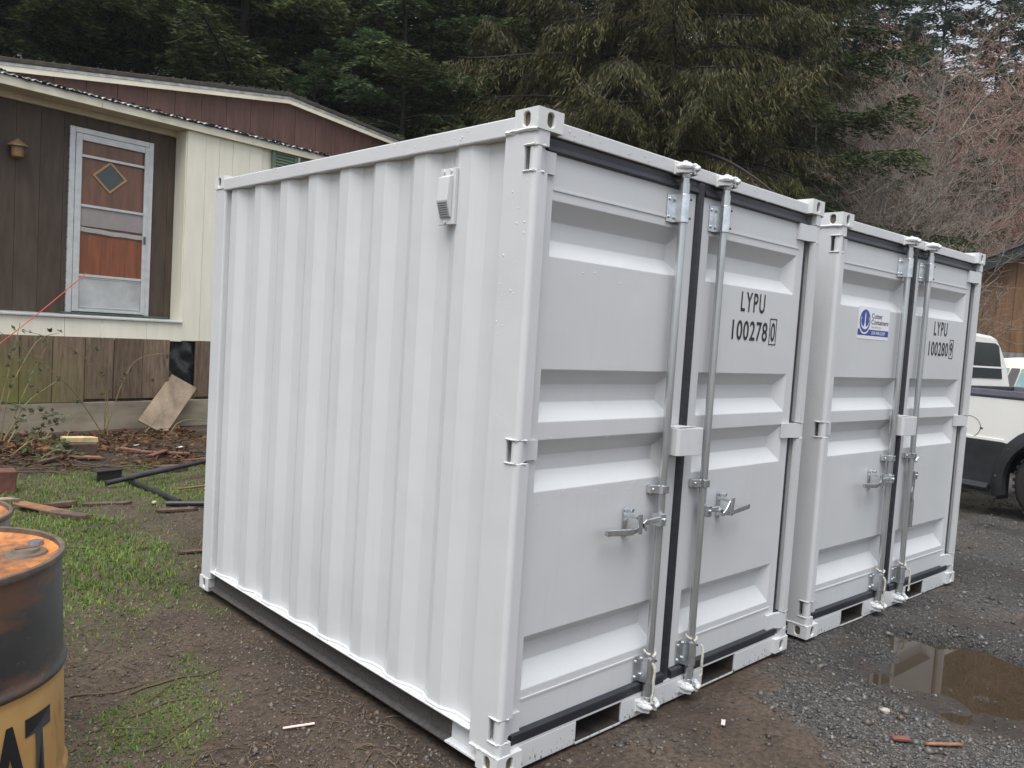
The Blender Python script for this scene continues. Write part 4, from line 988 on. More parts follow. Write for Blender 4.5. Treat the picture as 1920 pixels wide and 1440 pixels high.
    wm = MB(); xx = np.linspace(0.0665, W_ - 0.0665, 29); V = []
    for k, x in enumerate(xx): y = L_ - 0.02 if k % 4 in (0, 1) else L_ - 0.055; V += [(x, y, 0.05), (x, y, 2.2)]
    wm.v = V; wm.f = [(2 * k, 2 * k + 1, 2 * k + 3, 2 * k + 2) for k in range(28)]
    wm.build('rear_wall', PT, c)
    # doors
    dl = door_leaf(c, 0.085, 0.972, 0.132, 0.905, True, None)
    dr = door_leaf(c, 1.030, 1.918, 1.088, 1.850, False, None)
    g = MB(); g.box(0.973, 1.029, 0.044, 0.075, 0.125, 2.140)
    g.prism([(0.972, 0.042), (0.984, 0.026), (1.014, 0.028), (1.026, 0.040)], 'z', 0.090, 2.182)
    g.build('centre_gasket', 'gasket_rubber', c, bevel=0.004)
    lock_gear(c, dl, 0.836, -1, False); lock_gear(c, dr, 1.134, 1, handle_down)
    # lock box over the meeting edge
    b_ = MB(); b_.prism([(0.862, 0.041), (0.862, -0.030), (0.874, -0.040), (0.985, -0.056), (1.010, -0.056), (1.018, -0.048), (1.018, 0.030), (1.012, 0.030), (1.012, -0.046), (0.985, -0.049), (0.878, -0.032), (0.870, -0.026), (0.870, 0.041)], 'z', 1.068, 1.180)
    b_.prism([(0.872, -0.028), (0.985, -0.045), (1.010, -0.044), (1.010, 0.028), (0.985, 0.040), (0.872, 0.040)], 'z', 1.066, 1.070)
    lb = b_.build('lock_box', PT, c, bevel=0.004)
    bx('flap', PT, lb, 0.872, 0.965, -0.020, 0.036, 1.1795, 1.184, 0.002)
    rope_loop(c, 0.836, 2, False); rope_loop(c, 1.134, 3, True)
    # ventilator on the long side
    v = MB(); v.box(-0.001, 0.0135, 0.405, 0.492, 1.900, 2.103)
    vp = v.build('ventilator', PT, c, bevel=0.002)
    v = MB(); v.prism([(-0.0012, 2.078), (-0.020, 2.070), (-0.026, 1.985), (-0.006, 1.925), (-0.0012, 1.925)], 'y', 0.418, 0.480); v.build('hood', PT, vp, bevel=0.003)
    v = MB()
    for k in range(7):
        t = (k + 0.5) / 7; x = -0.0265 + 0.019 * t; z = 1.982 - 0.055 * t; v.box(x - 0.0025, x + 0.002, 0.424, 0.474, z - 0.0022, z + 0.0022)
    v.build('louvre', 'sticker_grey', vp)['kind'] = 'stuff'
    v = MB()
    for y, z in ((0.430, 2.092), (0.470, 2.092), (0.450, 1.910)): v.tube([(-0.001, y, z), (-0.007, y, z)], 0.006, 8)
    v.build('screw', PT, vp)['kind'] = 'stuff'
    # lettering on the right door
    fit_text('LYPU', 1.383, 1.592, 1.682, 1.771, 0.0405, 'lettering_black', dr, spacing=1.25, offset=0.014)
    fit_text(serial, 1.325, 1.632, 1.553, 1.643, 0.0405, 'lettering_black', dr, spacing=1.1, offset=0.014)
    fit_text(check, 1.664, 1.704, 1.557, 1.646, 0.0405, 'lettering_black', dr, offset=0.014)
    q = MB()
    for a, b, z0, z1 in ((1.652, 1.716, 1.660, 1.665), (1.652, 1.716, 1.540, 1.545), (1.652, 1.6565, 1.545, 1.660), (1.7115, 1.716, 1.545, 1.660)): q.box(a, b, 0.0403, 0.0412, z0, z1)
    q.build('check_digit_frame', 'lettering_black', dr)
    if sticker:
        x0, x1, z0, z1 = 0.350, 0.735, 1.621, 1.800; y = 0.0405; w, h = x1 - x0, z1 - z0
        st = bx('company_sticker', 'sticker_white', c, x0, x1, y, y + 0.0012, z0, z1, 0); tag(st, 'white sticker with a blue round logo and blue stripe')
        bx('blue_stripe', 'sticker_blue', st, x0 + 0.002, x1 - 0.004, y - 0.0006, y - 0.0001, z0 + 0.11 * h, z0 + 0.30 * h, 0)
        def disc(name, mat, cx, cz, rx, rz_, yy, n=40):
            m = MB(); m.prism([(cx + rx * cos(2 * pi * k / n), cz + rz_ * sin(2 * pi * k / n)) for k in range(n)], 'y', yy, yy + 0.0004); return m.build(name, mat, st)
        cx, cz, rr = x0 + 0.205 * w, z0 + 0.555 * h, 0.355 * h
        disc('logo_ring', 'sticker_white', cx, cz, rr * 1.15, rr * 1.15, y - 0.0011); disc('logo_disc', 'sticker_blue', cx, cz, rr, rr, y - 0.0016)
        lo = MB(); n = 18; outer = []; inner = []
        for k in range(n + 1):
            a = pi * 0.90 + (pi * 1.20) * k / n; t = abs(k / n - 0.5) * 2
            outer.append((cx + 0.80 * rr * cos(a), cz + 0.74 * rr * sin(a))); wd = 0.74 - 0.20 * (1 - t ** 1.5) - 0.02; inner.append((cx + (0.80 - 0.13 * (1 - t * 0.8)) * rr * cos(a), cz + wd * rr * sin(a)))
        i0 = 0
        for k in range(n):
            lo.prism([outer[k], outer[k + 1], inner[k + 1], inner[k]], 'y', y - 0.0021, y - 0.0017)
        lo.prism([(cx - 0.20 * rr, cz - 0.60 * rr), (cx + 0.20 * rr, cz - 0.60 * rr), (cx + 0.07 * rr, cz - 0.10 * rr), (cx + 0.10 * rr, cz + 0.42 * rr), (cx + 0.02 * rr, cz + 0.80 * rr), (cx - 0.08 * rr, cz + 0.42 * rr), (cx - 0.06 * rr, cz - 0.10 * rr)], 'y', y - 0.0022, y - 0.0018)
        for sg in (-1, 1): lo.prism([(cx + sg * 0.82 * rr, cz + 0.10 * rr), (cx + sg * 0.66 * rr, cz + 0.16 * rr), (cx + sg * 0.70 * rr, cz + 0.40 * rr)], 'y', y - 0.0023, y - 0.0019)
        lo.build('logo_mark', 'sticker_white', st)
        fit_text('Cutter', x0 + 0.41 * w, x0 + 0.76 * w, z0 + 0.66 * h, z0 + 0.82 * h, y - 0.0006, 'lettering_black', st, offset=0.014)
        fit_text('Containers', x0 + 0.41 * w, x0 + 0.97 * w, z0 + 0.47 * h, z0 + 0.63 * h, y - 0.0006, 'lettering_black', st, offset=0.014)
        fit_text('Sales & Rentals', x0 + 0.42 * w, x0 + 0.74 * w, z0 + 0.355 * h, z0 + 0.425 * h, y - 0.0006, 'sticker_grey', st)
        fit_text('250-938-2287', x0 + 0.43 * w, x0 + 0.88 * w, z0 + 0.155 * h, z0 + 0.255 * h, y - 0.0011, 'sticker_white', st, offset=0.014)
    drops(c, 8 if not sticker else 9, 480)
    return c
container('near white container with serial 100278 and both door handles latched level', (0, 0, 0), 0, '100278', '0', False, False)
container('further white container with a blue round logo sticker on its left door', (2.2474, 0.011, -0.0102), -0.0381, '100280', '9', True, True)

# ------------------------------------------------------------------ mobile home
HO = (0.319, 8.803, 0.0); HA = math.atan2(0.117, 0.993)
def hw(u, v, z):
    """house coordinates to world"""
    return (HO[0] + u * cos(HA) - v * sin(HA), HO[1] + u * sin(HA) + v * cos(HA), z)
home = empty('mobile_home', HO, HA); tag(home, 'cream and brown mobile home with a recessed screen door behind the containers', 'house')
rh = random.Random(12)
# footing beam
m = MB(); n = 24; V = []
m.box(-4, 9, -0.03, 0.16, -0.15, 0.335); ft = m.build('footing', 'concrete_wall', home, bevel=0.012)
bx('ledger_board', 'skirt_wood', home, -4, 9, 0.012, 0.05, 0.336, 0.385, 0.004)
# skirting boards
edges = [-1.4, -1.0, -0.6, -0.19, 0.172, 0.528, 0.899, 1.247, 1.607, 1.972, 2.333, 2.70, 3.1, 3.5, 3.9, 4.3, 4.7, 5.1]
for k in range(len(edges) - 1):
    if abs(edges[k] - 1.972) < 1e-6: continue
    zb = 0.35 + rh.uniform(-0.012, 0.012); of = 0.012 if k == 7 else 0.0
    if k in (4, 5): zb -= 0.015
    bx('skirt_board', 'skirt_wood', home, edges[k] + 0.004, edges[k + 1] - 0.004, -0.028 - of - rh.uniform(0, 0.008), -0.005, zb + (0.03 if k >= 6 else 0), 1.135, 0.003)
# black plastic showing where a board is missing
m = MB(); V = []; F = []; nx_, nz_ = 9, 15
for i in range(nx_):
    for j in range(nz_): V.append((1.95 + 0.42 * i / (nx_ - 1), 0.03 + 0.05 * (vnoise(i * 0.5 + 3, j * 0.45) - 0.5) + 0.02 * sin(i * 1.1 + j * 0.9), 0.34 + 0.80 * j / (nz_ - 1)))
for i in range(nx_ - 1):
    for j in range(nz_ - 1): a = i * nz_ + j; F.append((a, a + nz_, a + nz_ + 1, a + 1))
m.v = V; m.f = F; m.build('plastic_sheet', 'black_plastic', home, smooth=True)
# crawl space behind the skirting, floor frame
bx('crawl_space_wall', 'black_plastic', home, -4, 9, 0.10, 0.16, 0.34, 1.13, 0)
# cream band under the door with a sprung panel edge
for a, b, dz, t in ((-2.2, -0.2, 0, 0), (-0.2, 0.66, 0, 0.0), (0.665, 1.10, 0, 0.0), (1.103, 1.66, 0.0, 0.012), (1.663, 2.14, 0.0, 0.006)):
    m = MB(); N = 12; V = []; F = []
    for i in range(N + 1):
        x = a + (b - a) * i / N; zz = 1.122 + dz + (0.010 * sin(x * 9) + 0.006 * sin(x * 23) if t else 0.0)
        V += [(x, -0.012 - t * (1 - i / N), zz), (x, -0.006, 1.362), (x, 0.02, 1.362), (x, 0.02, zz)]
    for i in range(N):
        for q in range(4): F.append((4 * i + q, 4 * i + 4 + q, 4 * i + 4 + (q + 1) % 4, 4 * i + (q + 1) % 4))
    F += [(0, 1, 2, 3), (4 * N + 3, 4 * N + 2, 4 * N + 1, 4 * N)]
    m.v = V; m.f = F; m.build('band_panel', 'cream_siding', home)
m = MB(); m.prism([(-0.014, 1.30), (-0.030, 1.135), (-0.035, 1.13), (-0.02, 1.30)], 'x', 1.085, 1.10); m.build('bent_panel_edge', 'cream_siding', home)
m = MB(); m.prism([(-0.035, 1.363), (0.29, 1.363), (0.29, 1.405), (-0.02, 1.392), (-0.035, 1.385)], 'x', -4, 2.135); m.build('sill_strip', 'aluminium_white', home, bevel=0.003)
bx('threshold', 'threshold_green', home, 0.70, 2.05, 0.20, 0.27, 1.4055, 1.43, 0.004)
# recessed brown wall: one object per grooved board
xs = np.arange(-4.0, 2.12, 0.262)
for k in range(len(xs)):
    a, b = xs[k], min(xs[k] + 0.262, 2.12)
    if b - a < 0.03: continue
    bx('wall_board', 'brown_panel', home, a + 0.0015, b - 0.0015, 0.285, 0.31, 1.40, 3.90, 0.002)
bx('wall_core', 'brown_panel', home, -4, 9, 0.3105, 0.40, 1.14, 3.93, 0)
# return of the recess, ribbed cream
m = MB()
for k in range(5): m.box(2.118, 2.130 + (0.006 if k % 2 else 0), 0.012 + k * 0.054, 0.012 + (k + 1) * 0.054 - 0.004, 1.394, 3.905)
m.build('recess_jamb', 'cream_siding', home)
# cream ribbed wall
k = 0; x = 2.132
while x < 6.4:
    wdt = 0.20 if k % 3 else 0.26
    if not (3.38 < x + wdt and x < 4.62):
        bx('siding_rib', 'cream_siding', home, x, x + wdt - 0.004, -0.006 - (0.004 if k % 3 == 0 else 0), 0.02, 1.128, 3.925, 0.002)
    else:
        bx('siding_rib', 'cream_siding', home, x, x + wdt - 0.004, -0.006, 0.02, 1.128, 2.75, 0.002)
    x += wdt; k += 1
bx('siding_core', 'cream_siding', home, 2.131, 6.4, 0.021, 0.29, 1.135, 3.92, 0)
# window with a louvred shutter
w = bx('window', 'window_dark', home, 3.86, 4.60, -0.004, 0.0205, 2.80, 3.90, 0)
for a, b, z0, z1 in ((3.845, 3.885, 2.76, 3.92), (4.585, 4.625, 2.76, 3.92), (3.886, 4.584, 2.76, 2.80)): bx('frame', 'aluminium_white', w, a, b, -0.016, -0.0045, z0, z1, 0.002)
sh = MB(); 
for a, b, z0, z1 in ((3.400, 3.462, 2.78, 3.925), (3.778, 3.840, 2.78, 3.925), (3.463, 3.777, 3.875, 3.924), (3.463, 3.777, 2.78, 2.85)): sh.box(a, b, -0.034, -0.0075, z0, z1)
sf = sh.build('shutter', 'shutter_green', home, bevel=0.003)
z = 2.87
while z < 3.86:
    m = MB(); m.prism([(-0.030, z), (-0.026, z - 0.004), (-0.010, z + 0.034), (-0.014, z + 0.038)], 'x', 3.4635, 3.7765); m.build('slat', 'shutter_green', sf); z += 0.042
bx('shutter_back', 'window_dark', sf, 3.464, 3.776, -0.0075, -0.0065, 2.85, 3.875, 0)
# door
dr = empty('tmp'); bpy.data.objects.remove(dr)
DV = 0.262
fr = MB()
for a, b, z0, z1 in ((0.770, 0.835, 1.412, 3.685), (1.745, 1.808, 1.412, 3.685), (0.836, 1.744, 3.62, 3.684)): fr.box(a, b, DV - 0.01, 0.284, z0, z1)
fo = fr.build('door_frame', 'aluminium_white', home, bevel=0.004)
hs = MB()
for k in range(16): hs.box(0.764, 0.7695, DV - 0.006, DV + 0.004, 1.50 + k * 0.138, 1.516 + k * 0.138)
hs.build('frame_screws', 'stone_grey', fo)
sd = MB()
for a, b, z0, z1 in ((0.838, 0.912, 1.440, 3.615), (1.690, 1.742, 1.440, 3.615), (0.913, 1.689, 3.535, 3.614), (0.913, 1.689, 1.441, 1.475)): sd.box(a, b, DV - 0.022, DV + 0.004, z0, z1)
so = sd.build('screen_door', 'aluminium_white', home, bevel=0.004)
for z in (3.352, 2.748, 1.890): bx('crossbar', 'aluminium_white', so, 0.913, 1.689, DV - 0.018, DV + 0.002, z - 0.016, z + 0.016, 0.003)
bx('kick_plate', 'aluminium_kick', so, 0.913, 1.689, DV - 0.006, DV, 1.476, 1.872, 0.002)
for z in (1.500, 1.862): bx('kick_bead', 'aluminium_white', so, 0.93, 1.675, DV - 0.012, DV - 0.0065, z - 0.006, z + 0.006, 0.002)
bx('screen', 'screen_mesh', so, 0.913, 1.689, DV - 0.002, DV + 0.002, 2.500, 2.731, 0)
m = MB(); V = []; F = []; N = 12
for i in range(N + 1):
    x = 0.913 + 0.776 * i / N; sag = 0.02 * i / N + 0.008 * sin(pi * i / N) + 0.003 * sin(i * 1.3); V += [(x, DV - 0.0035, 2.49 - sag), (x, DV - 0.0035, 2.435 - sag)]
for i in range(N): F.append((2 * i, 2 * i + 1, 2 * i + 3, 2 * i + 2))
m.v = V; m.f = F; m.build('torn_screen_roll', 'screen_roll', so)
bx('latch', 'stone_grey', so, 1.700, 1.722, DV - 0.045, DV - 0.0225, 2.36, 2.46, 0.003)
wd = bx('wood_door', 'door_wood', home, 0.837, 1.743, 0.274, 0.2845, 2.40, 3.60, 0)
bx('wood_door_lower', 'door_wood_orange', home, 0.837, 1.743, 0.2738, 0.2845, 1.44, 2.398, 0)
m = MB(); cx, cz, a, b = 1.262, 3.142, 0.215, 0.200
for p, q in (((cx, cz + b), (cx + a, cz)), ((cx + a, cz), (cx, cz - b)), ((cx, cz - b), (cx - a, cz)), ((cx - a, cz), (cx, cz + b))):
    s = 0.84; m.prism([p, q, (cx + (q[0] - cx) * s, cz + (q[1] - cz) * s), (cx + (p[0] - cx) * s, cz + (p[1] - cz) * s)], 'y', 0.262, 0.2738)
m.build('diamond_trim', 'diamond_trim', wd)
m = MB(); m.prism([(cx, cz + b * .84), (cx + a * .84, cz), (cx, cz - b * .84), (cx - a * .84, cz)], 'y', 0.2715, 0.2739); m.build('diamond_pane', 'diamond_glass', wd)
# porch lamp
lm = MB(); lm.lathe([(0.030, 3.165), (0.062, 3.18), (0.070, 3.25), (0.066, 3.30), (0.02, 3.31)], 12, (0.178, 0.19), True, True)
la = lm.build('porch_lamp', 'lamp_amber', home, smooth=True)
lm = MB(); lm.lathe([(0.115, 3.295), (0.112, 3.305), (0.060, 3.345), (0.025, 3.372), (0.012, 3.385)], 8, (0.178, 0.19), True, True); lm.build('cap', 'lamp_cap', la)
bx('bracket', 'lamp_cap', la, 0.150, 0.206, 0.245, 0.2845, 3.17, 3.30, 0.004)
# porch soffit, fascia and corrugated sheet
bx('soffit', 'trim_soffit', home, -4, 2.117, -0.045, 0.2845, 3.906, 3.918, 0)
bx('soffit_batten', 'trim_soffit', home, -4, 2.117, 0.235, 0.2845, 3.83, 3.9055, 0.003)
for a, b in ((-4.0, -0.9), (-0.897, 1.0), (1.003, 3.05), (3.053, 6.4)):
    bx('fascia', 'cream_trim', home, a, b, -0.068, -0.0455, 3.905, 3.985, 0.003)
m = MB(); V = []; F = []; N = 340; x0, x1 = -4.0, 6.45
for i in range(N + 1):
    x = x0 + (x1 - x0) * i / N; w_ = 0.014 * sin(x * 2 * pi / 0.077) + 0.004 * sin(x * 3.1)
    V += [(x, -0.105, 4.020 + w_), (x, 1.5, 4.20 + w_), (x, -0.105, 4.012 + w_), ]
for i in range(N): F += [(3 * i, 3 * i + 3, 3 * i + 4, 3 * i + 1), (3 * i + 2, 3 * i, 3 * i + 3, 3 * i + 5)]
m.v = V; m.f = F; m.build('corrugated_sheet', 'roof_tin', home, smooth=True)
bx('sheet_lath', 'roof_tin', home, -4, 6.4, -0.066, -0.046, 3.986, 4.003, 0)
mo = MB(); 
for i in range(230):
    x = -1.2 + 7.5 * rh.random(); dens = 0.35 + 0.65 * max(0, min(1, (x - 0.5) / 3))
    if rh.random() > dens: continue
    r_ = rh.uniform(0.008, 0.022); z = 4.030 + rh.uniform(-0.03, 0.012); mo.tube([(x - r_ * 1.3, -0.106, z), (x, -0.112, z + 0.004), (x + r_ * 1.3, -0.106, z)], [r_ * 0.4, r_ * 0.8, r_ * 0.3], 5)
o = mo.build('roof_moss', 'moss_dark', home, smooth=True); o['kind'] = 'stuff'
# main gable set back behind the porch roof
GV = 1.2; PKU, PKZ = 4.42, 5.10
def rz_l(u): return PKZ + (u - PKU) * 0.155
def rz_r(u): return PKZ - (u - PKU) * 0.078
u = -4.0
while u < 8.2:
    b = u + 0.41; zt = [(rz_l(q) if q < PKU else rz_r(q)) - 0.10 for q in (u + 0.003, b - 0.003)]
    m = MB(); top = [(b - 0.003, zt[1]), (u + 0.003, zt[0])]
    if u < PKU < b: top.insert(1, (PKU, PKZ - 0.10))
    m.prism([(u + 0.003, 3.5), (b - 0.003, 3.5)] + top, 'y', GV, GV + 0.03); m.build('gable_board', 'gable_brown', home, bevel=0.003); u = b
def rake(name, mat, za, zb, va, vb, bev=0.004):
    m = MB(); m.prism([(-4, rz_l(-4) + za), (PKU, PKZ + za), (8.3, rz_r(8.3) + za), (8.3, rz_r(8.3) + zb), (PKU, PKZ + zb), (-4, rz_l(-4) + zb)], 'y', va, vb); return m.build(name, mat, home, bevel=bev)
rake('gable_core', 'gable_brown', -0.5, -0.10, GV + 0.031, GV + 0.1, 0)
rake('rake_fascia', 'cream_trim', -0.135, -0.070, GV - 0.10, GV - 0.08)
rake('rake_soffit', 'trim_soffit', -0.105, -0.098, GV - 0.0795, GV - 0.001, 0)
rake('drip_edge', 'roof_tin', -0.069, -0.028, GV - 0.112, GV - 0.075)
rake('roof', 'roof_shingle', -0.0275, 0.030, GV - 0.135, GV + 2.8, 0.008)
bx('back_wall', 'gable_brown', home, -4, 8.3, GV + 2.3, GV + 2.4, 0.3, 3.9, 0)
# moss lumps along the roof edge
mo = MB()
for i in range(90):
    u = rh.uniform(3.0, 4.8) if rh.random() < 0.6 else rh.uniform(-0.5, 6.5); z = (rz_l(u) if u < PKU else rz_r(u)) + 0.03; r_ = rh.uniform(0.010, 0.026)
    mo.tube([(u - r_, GV - 0.09 + rh.uniform(0, 0.2), z), (u, GV - 0.09, z + r_ * 0.6), (u + r_, GV - 0.09 + rh.uniform(0, 0.1), z)], [r_ * 0.5, r_, r_ * 0.4], 5)
o = mo.build('roof_moss', 'moss_dark', home, smooth=True); o['kind'] = 'stuff'

# board leaning on the skirting
def wbox(name, mat, A, B, wdt, th, label, cat, group=None, nrm=None, bevel=0.003, jag=0.0, seed=0, parent=None):
    """plank from A to B (centres of its ends), world coordinates"""
    A = np.array(A, float); B = np.array(B, float); d = B - A; L = np.linalg.norm(d); d /= L
    nrm = np.array(nrm if nrm is not None else (0, 0, 1.0), float); s = np.cross(nrm, d); s /= np.linalg.norm(s); nn = np.cross(d, s)
    rr = random.Random(seed); m = MB(); K = 5 if jag else 1; V = []; F = []
    for e in (0, 1):
        for k in range(K + 1):
            y = -wdt / 2 + wdt * k / K; x = (L if e else 0) + (rr.uniform(-jag, jag) if jag else 0)
            for z in (-th / 2, th / 2): V.append(tuple(A + d * x + s * y + nn * z))
    n = 2 * (K + 1)
    for k in range(K):
        a = 2 * k; F += [(a + 1, a + 3, a + n + 3, a + n + 1), (a, a + n, a + n + 2, a + 2), (a, a + 2, a + 3, a + 1), (n + a, n + a + 1, n + a + 3, n + a + 2)]
    F += [(0, 1, n + 1, n), (n - 2, 2 * n - 2, 2 * n - 1, n - 1)]
    m.v = [(v[0] - A[0], v[1] - A[1], v[2] - A[2]) for v in V]; m.f = F
    o = m.build(name, mat, parent, bevel=bevel); o.location = tuple(A)
    if label: tag(o, label, cat, group)
    return o
wbox('loose_board', 'grey_plywood', hw(1.575, -0.40, 0.03), hw(2.175, -0.055, 0.585), 0.37, 0.02, 'weathered grey brown board leaning askew against the skirting', 'board', nrm=(-0.20, -0.88, 0.42))
# extension cord from the door
m = MB(); A = np.array(hw(0.969, 0.18, 1.915)); B = np.array(hw(-0.16, -0.40, 1.09)); C_ = B + (B - A) * 1.0
pts = [A + (B - A) * t * 1.9 + np.array([0, 0, 0.05 * (t - 0.5) ** 2 * 4 - 0.05]) for t in np.linspace(0, 1, 14)]
m.tube(pts, 0.0055, 6); o = m.build('extension_cord', 'cord_red', smooth=True); tag(o, 'thin red cord running from the screen door down to the left', 'cord')

# ------------------------------------------------------------------ drums
def drum(name, loc, tilt, Hh, label, painted):
    d = empty(name, loc, rot=tilt); tag(d, label, 'drum', 'rusty steel drums'); R = 0.288
    def body(z0, z1):
        pr = []; N = 60
        for k in range(N + 1):
            z = z0 + (z1 - z0) * k / N; bul = sum(0.0085 * math.exp(-((z - hz) / 0.013) ** 2) for hz in (Hh / 3, 2 * Hh / 3)); pr.append((R + bul, z))
        return pr
    sp = Hh * 0.655
    if painted:
        MB().lathe(body(0.012, sp), 72).build('yellow_body', 'drum_yellow', d, True); MB().lathe(body(sp, Hh - 0.012), 72).build('black_band', 'drum_black', d, True)
    else: MB().lathe(body(0.012, Hh - 0.012), 72).build('body', 'drum_grey', d, True)
    for z in (Hh - 0.008, 0.008):
        MB().lathe([(R - 0.006, z - 0.010), (R + 0.006, z - 0.009), (R + 0.0085, z), (R + 0.006, z + 0.008), (R, z + 0.010), (R - 0.006, z + 0.008), (R - 0.007, z - 0.010)], 72).build('chime', 'drum_rim', d, True)
    MB().lathe([(0.001, Hh - 0.020), (R - 0.02, Hh - 0.021), (R - 0.006, Hh - 0.012)], 72).build('lid', 'drum_lid', d, True)
    MB().lathe([(0.001, 0.012), (R - 0.004, 0.014)], 40).build('base', 'drum_rim', d, True)
    if painted:
        b = MB(); b.lathe([(0.052, Hh - 0.0205), (0.049, Hh - 0.016), (0.034, Hh - 0.015), (0.030, Hh - 0.008), (0.001, Hh - 0.007)], 24, (0.205, -0.020)); b.tube([(0.180, -0.02, Hh - 0.006), (0.230, -0.02, Hh - 0.006)], 0.004, 6); b.build('bung', 'drum_rim', d, True)
        b = MB(); b.lathe([(0.020, Hh - 0.020), (0.018, Hh - 0.010), (0.001, Hh - 0.009)], 14, (0.245, 0.050)); b.build('small_bung', 'rim_steel', d, True)
        # lettering wrapped round the drum
        me = text_mesh('CAT', 0.30, 0.45, 0.98, 0.012, 'LEFT'); bm = bmesh.new(); bm.from_mesh(me)
        x_ = [v.co.x for v in bm.verts]; lo, hi = min(x_), max(x_); t = lo
        while t < hi:
            bmesh.ops.bisect_plane(bm, geom=bm.verts[:] + bm.edges[:] + bm.faces[:], plane_co=(t, 0, 0), plane_no=(1, 0, 0)); t += 0.012
        y_ = [v.co.y for v in bm.verts]; y0, y1 = min(y_), max(y_)
        a_hi = RAD(-42.0); Rl = R + 0.0016
        for v in bm.verts:
            z = 0.300 + (v.co.y - y0) / (y1 - y0) * 0.215; a = a_hi - (hi - v.co.x) / Rl * 1.0
            bul = sum(0.0085 * math.exp(-((z - hz) / 0.013) ** 2) for hz in (Hh / 3, 2 * Hh / 3)); v.co = ((Rl + bul) * cos(a), (Rl + bul) * sin(a), z)
        me2 = bpy.data.meshes.new('lettering'); bm.to_mesh(me2); bm.free(); me2.materials.append(MATS['lettering_black']); link(bpy.data.objects.new('lettering', me2), d)
        # yellow triangle under the A
        tr = MB(); am = RAD(-69.5); V = []
        N = 8
        for k in range(N + 1):
            f = k / N; w_ = 0.085
            a = am + (f - 0.5) * 2 * w_ / Rl; h_ = 0.075 * (1 - abs(f - 0.5) * 2); V += [((Rl + 0.0025) * cos(a), (Rl + 0.0025) * sin(a), 0.285), ((Rl + 0.0025) * cos(a), (Rl + 0.0025) * sin(a), 0.288 + h_)]
        tr.v = V; tr.f = [(2 * k, 2 * k + 2, 2 * k + 3, 2 * k + 1) for k in range(N)]; tr.build('triangle_mark', 'drum_yellow', d)
    return d
drum('steel_drum', (-1.500, 0.485, 0.0), (RAD(0.0), RAD(-2.0), 0), 0.88, 'black and yellow drum with an orange rusty lid and bold black lettering', True)
drum('steel_drum', (-1.462, 1.36, 0.0), (0, 0, 0.4), 0.80, 'grey drum with a rusty lid behind the black and yellow drum', False)

# ------------------------------------------------------------------ odds and ends on the ground
def G(x, y, dz=0.0): return (x, y, float(gz(x, y)) + dz)
def pipe(name, mat, A, B, r_, label, cat, n=10):
    A = np.array(A); B = np.array(B); m = MB(); m.tube([(0, 0, 0), tuple((B - A) * 0.5), tuple(B - A)], r_, n); o = m.build(name, mat, smooth=True); o.location = tuple(A); return tag(o, label, cat, 'scrap pipes on the grass')
pipe('steel_pipe', 'black_pipe', G(0.367, 5.262, 0.04), G(1.50, 5.52, 0.17), 0.022, 'long black pipe raised at its right end beside the container', 'pipe')
pipe('steel_pipe', 'black_pipe', G(0.60, 5.53, 0.035), G(0.66, 4.43, 0.03), 0.021, 'rusty dark pipe crossing under the long black pipe', 'pipe')
pipe('steel_pipe', 'black_pipe', G(0.55, 4.42, 0.03), G(1.05, 4.16, 0.035), 0.021, 'short black pipe lying flat nearest the container edge', 'pipe')
pipe('steel_pipe', 'black_pipe', G(0.70, 5.62, 0.05), G(1.02, 5.62, 0.10), 0.018, 'short dark pipe end behind the long black pipe', 'pipe')
pipe('steel_rod', 'rust_rod', G(0.87, 4.98, 0.03), G(1.35, 4.86, 0.03), 0.009, 'thin rusty rod lying behind the flat black pipe', 'rod')
st = empty('angle_bracket', G(0.47, 5.60), 0.2); tag(st, 'dark metal bracket plate at the end of the crossing pipe', 'bracket')
bx('plate', 'black_pipe', st, -0.11, 0.13, -0.06, 0.06, 0.075, 0.085, 0.002); bx('web', 'black_pipe', st, -0.10, 0.12, -0.05, -0.04, 0.0, 0.0745, 0.002)
bx_o = MB().box(-0.20, 0.17, -0.09, 0.09, -0.03, 0.19).build('timber_block', 'red_wood', bevel=0.008); bx_o.location = G(-0.42, 5.50); bx_o.rotation_euler = (0, 0.03, -0.12); tag(bx_o, 'dark red timber block at the left edge of the grass', 'timber block')
wbox('split_board', 'fresh_wood', G(0.45, 6.80, 0.15), G(0.72, 6.78, 0.14), 0.10, 0.05, 'pale freshly split board end lying in the debris', 'board', jag=0.03, seed=4)
bo = MB().box(-0.16, 0.16, -0.07, 0.07, 0, 0.125).build('rotten_block', 'bark_chunk', bevel=0.01); bo.location = G(0.57, 6.76, -0.01); bo.rotation_euler = (0, 0, -0.1); tag(bo, 'rotten brown block under the pale split board', 'wood block')
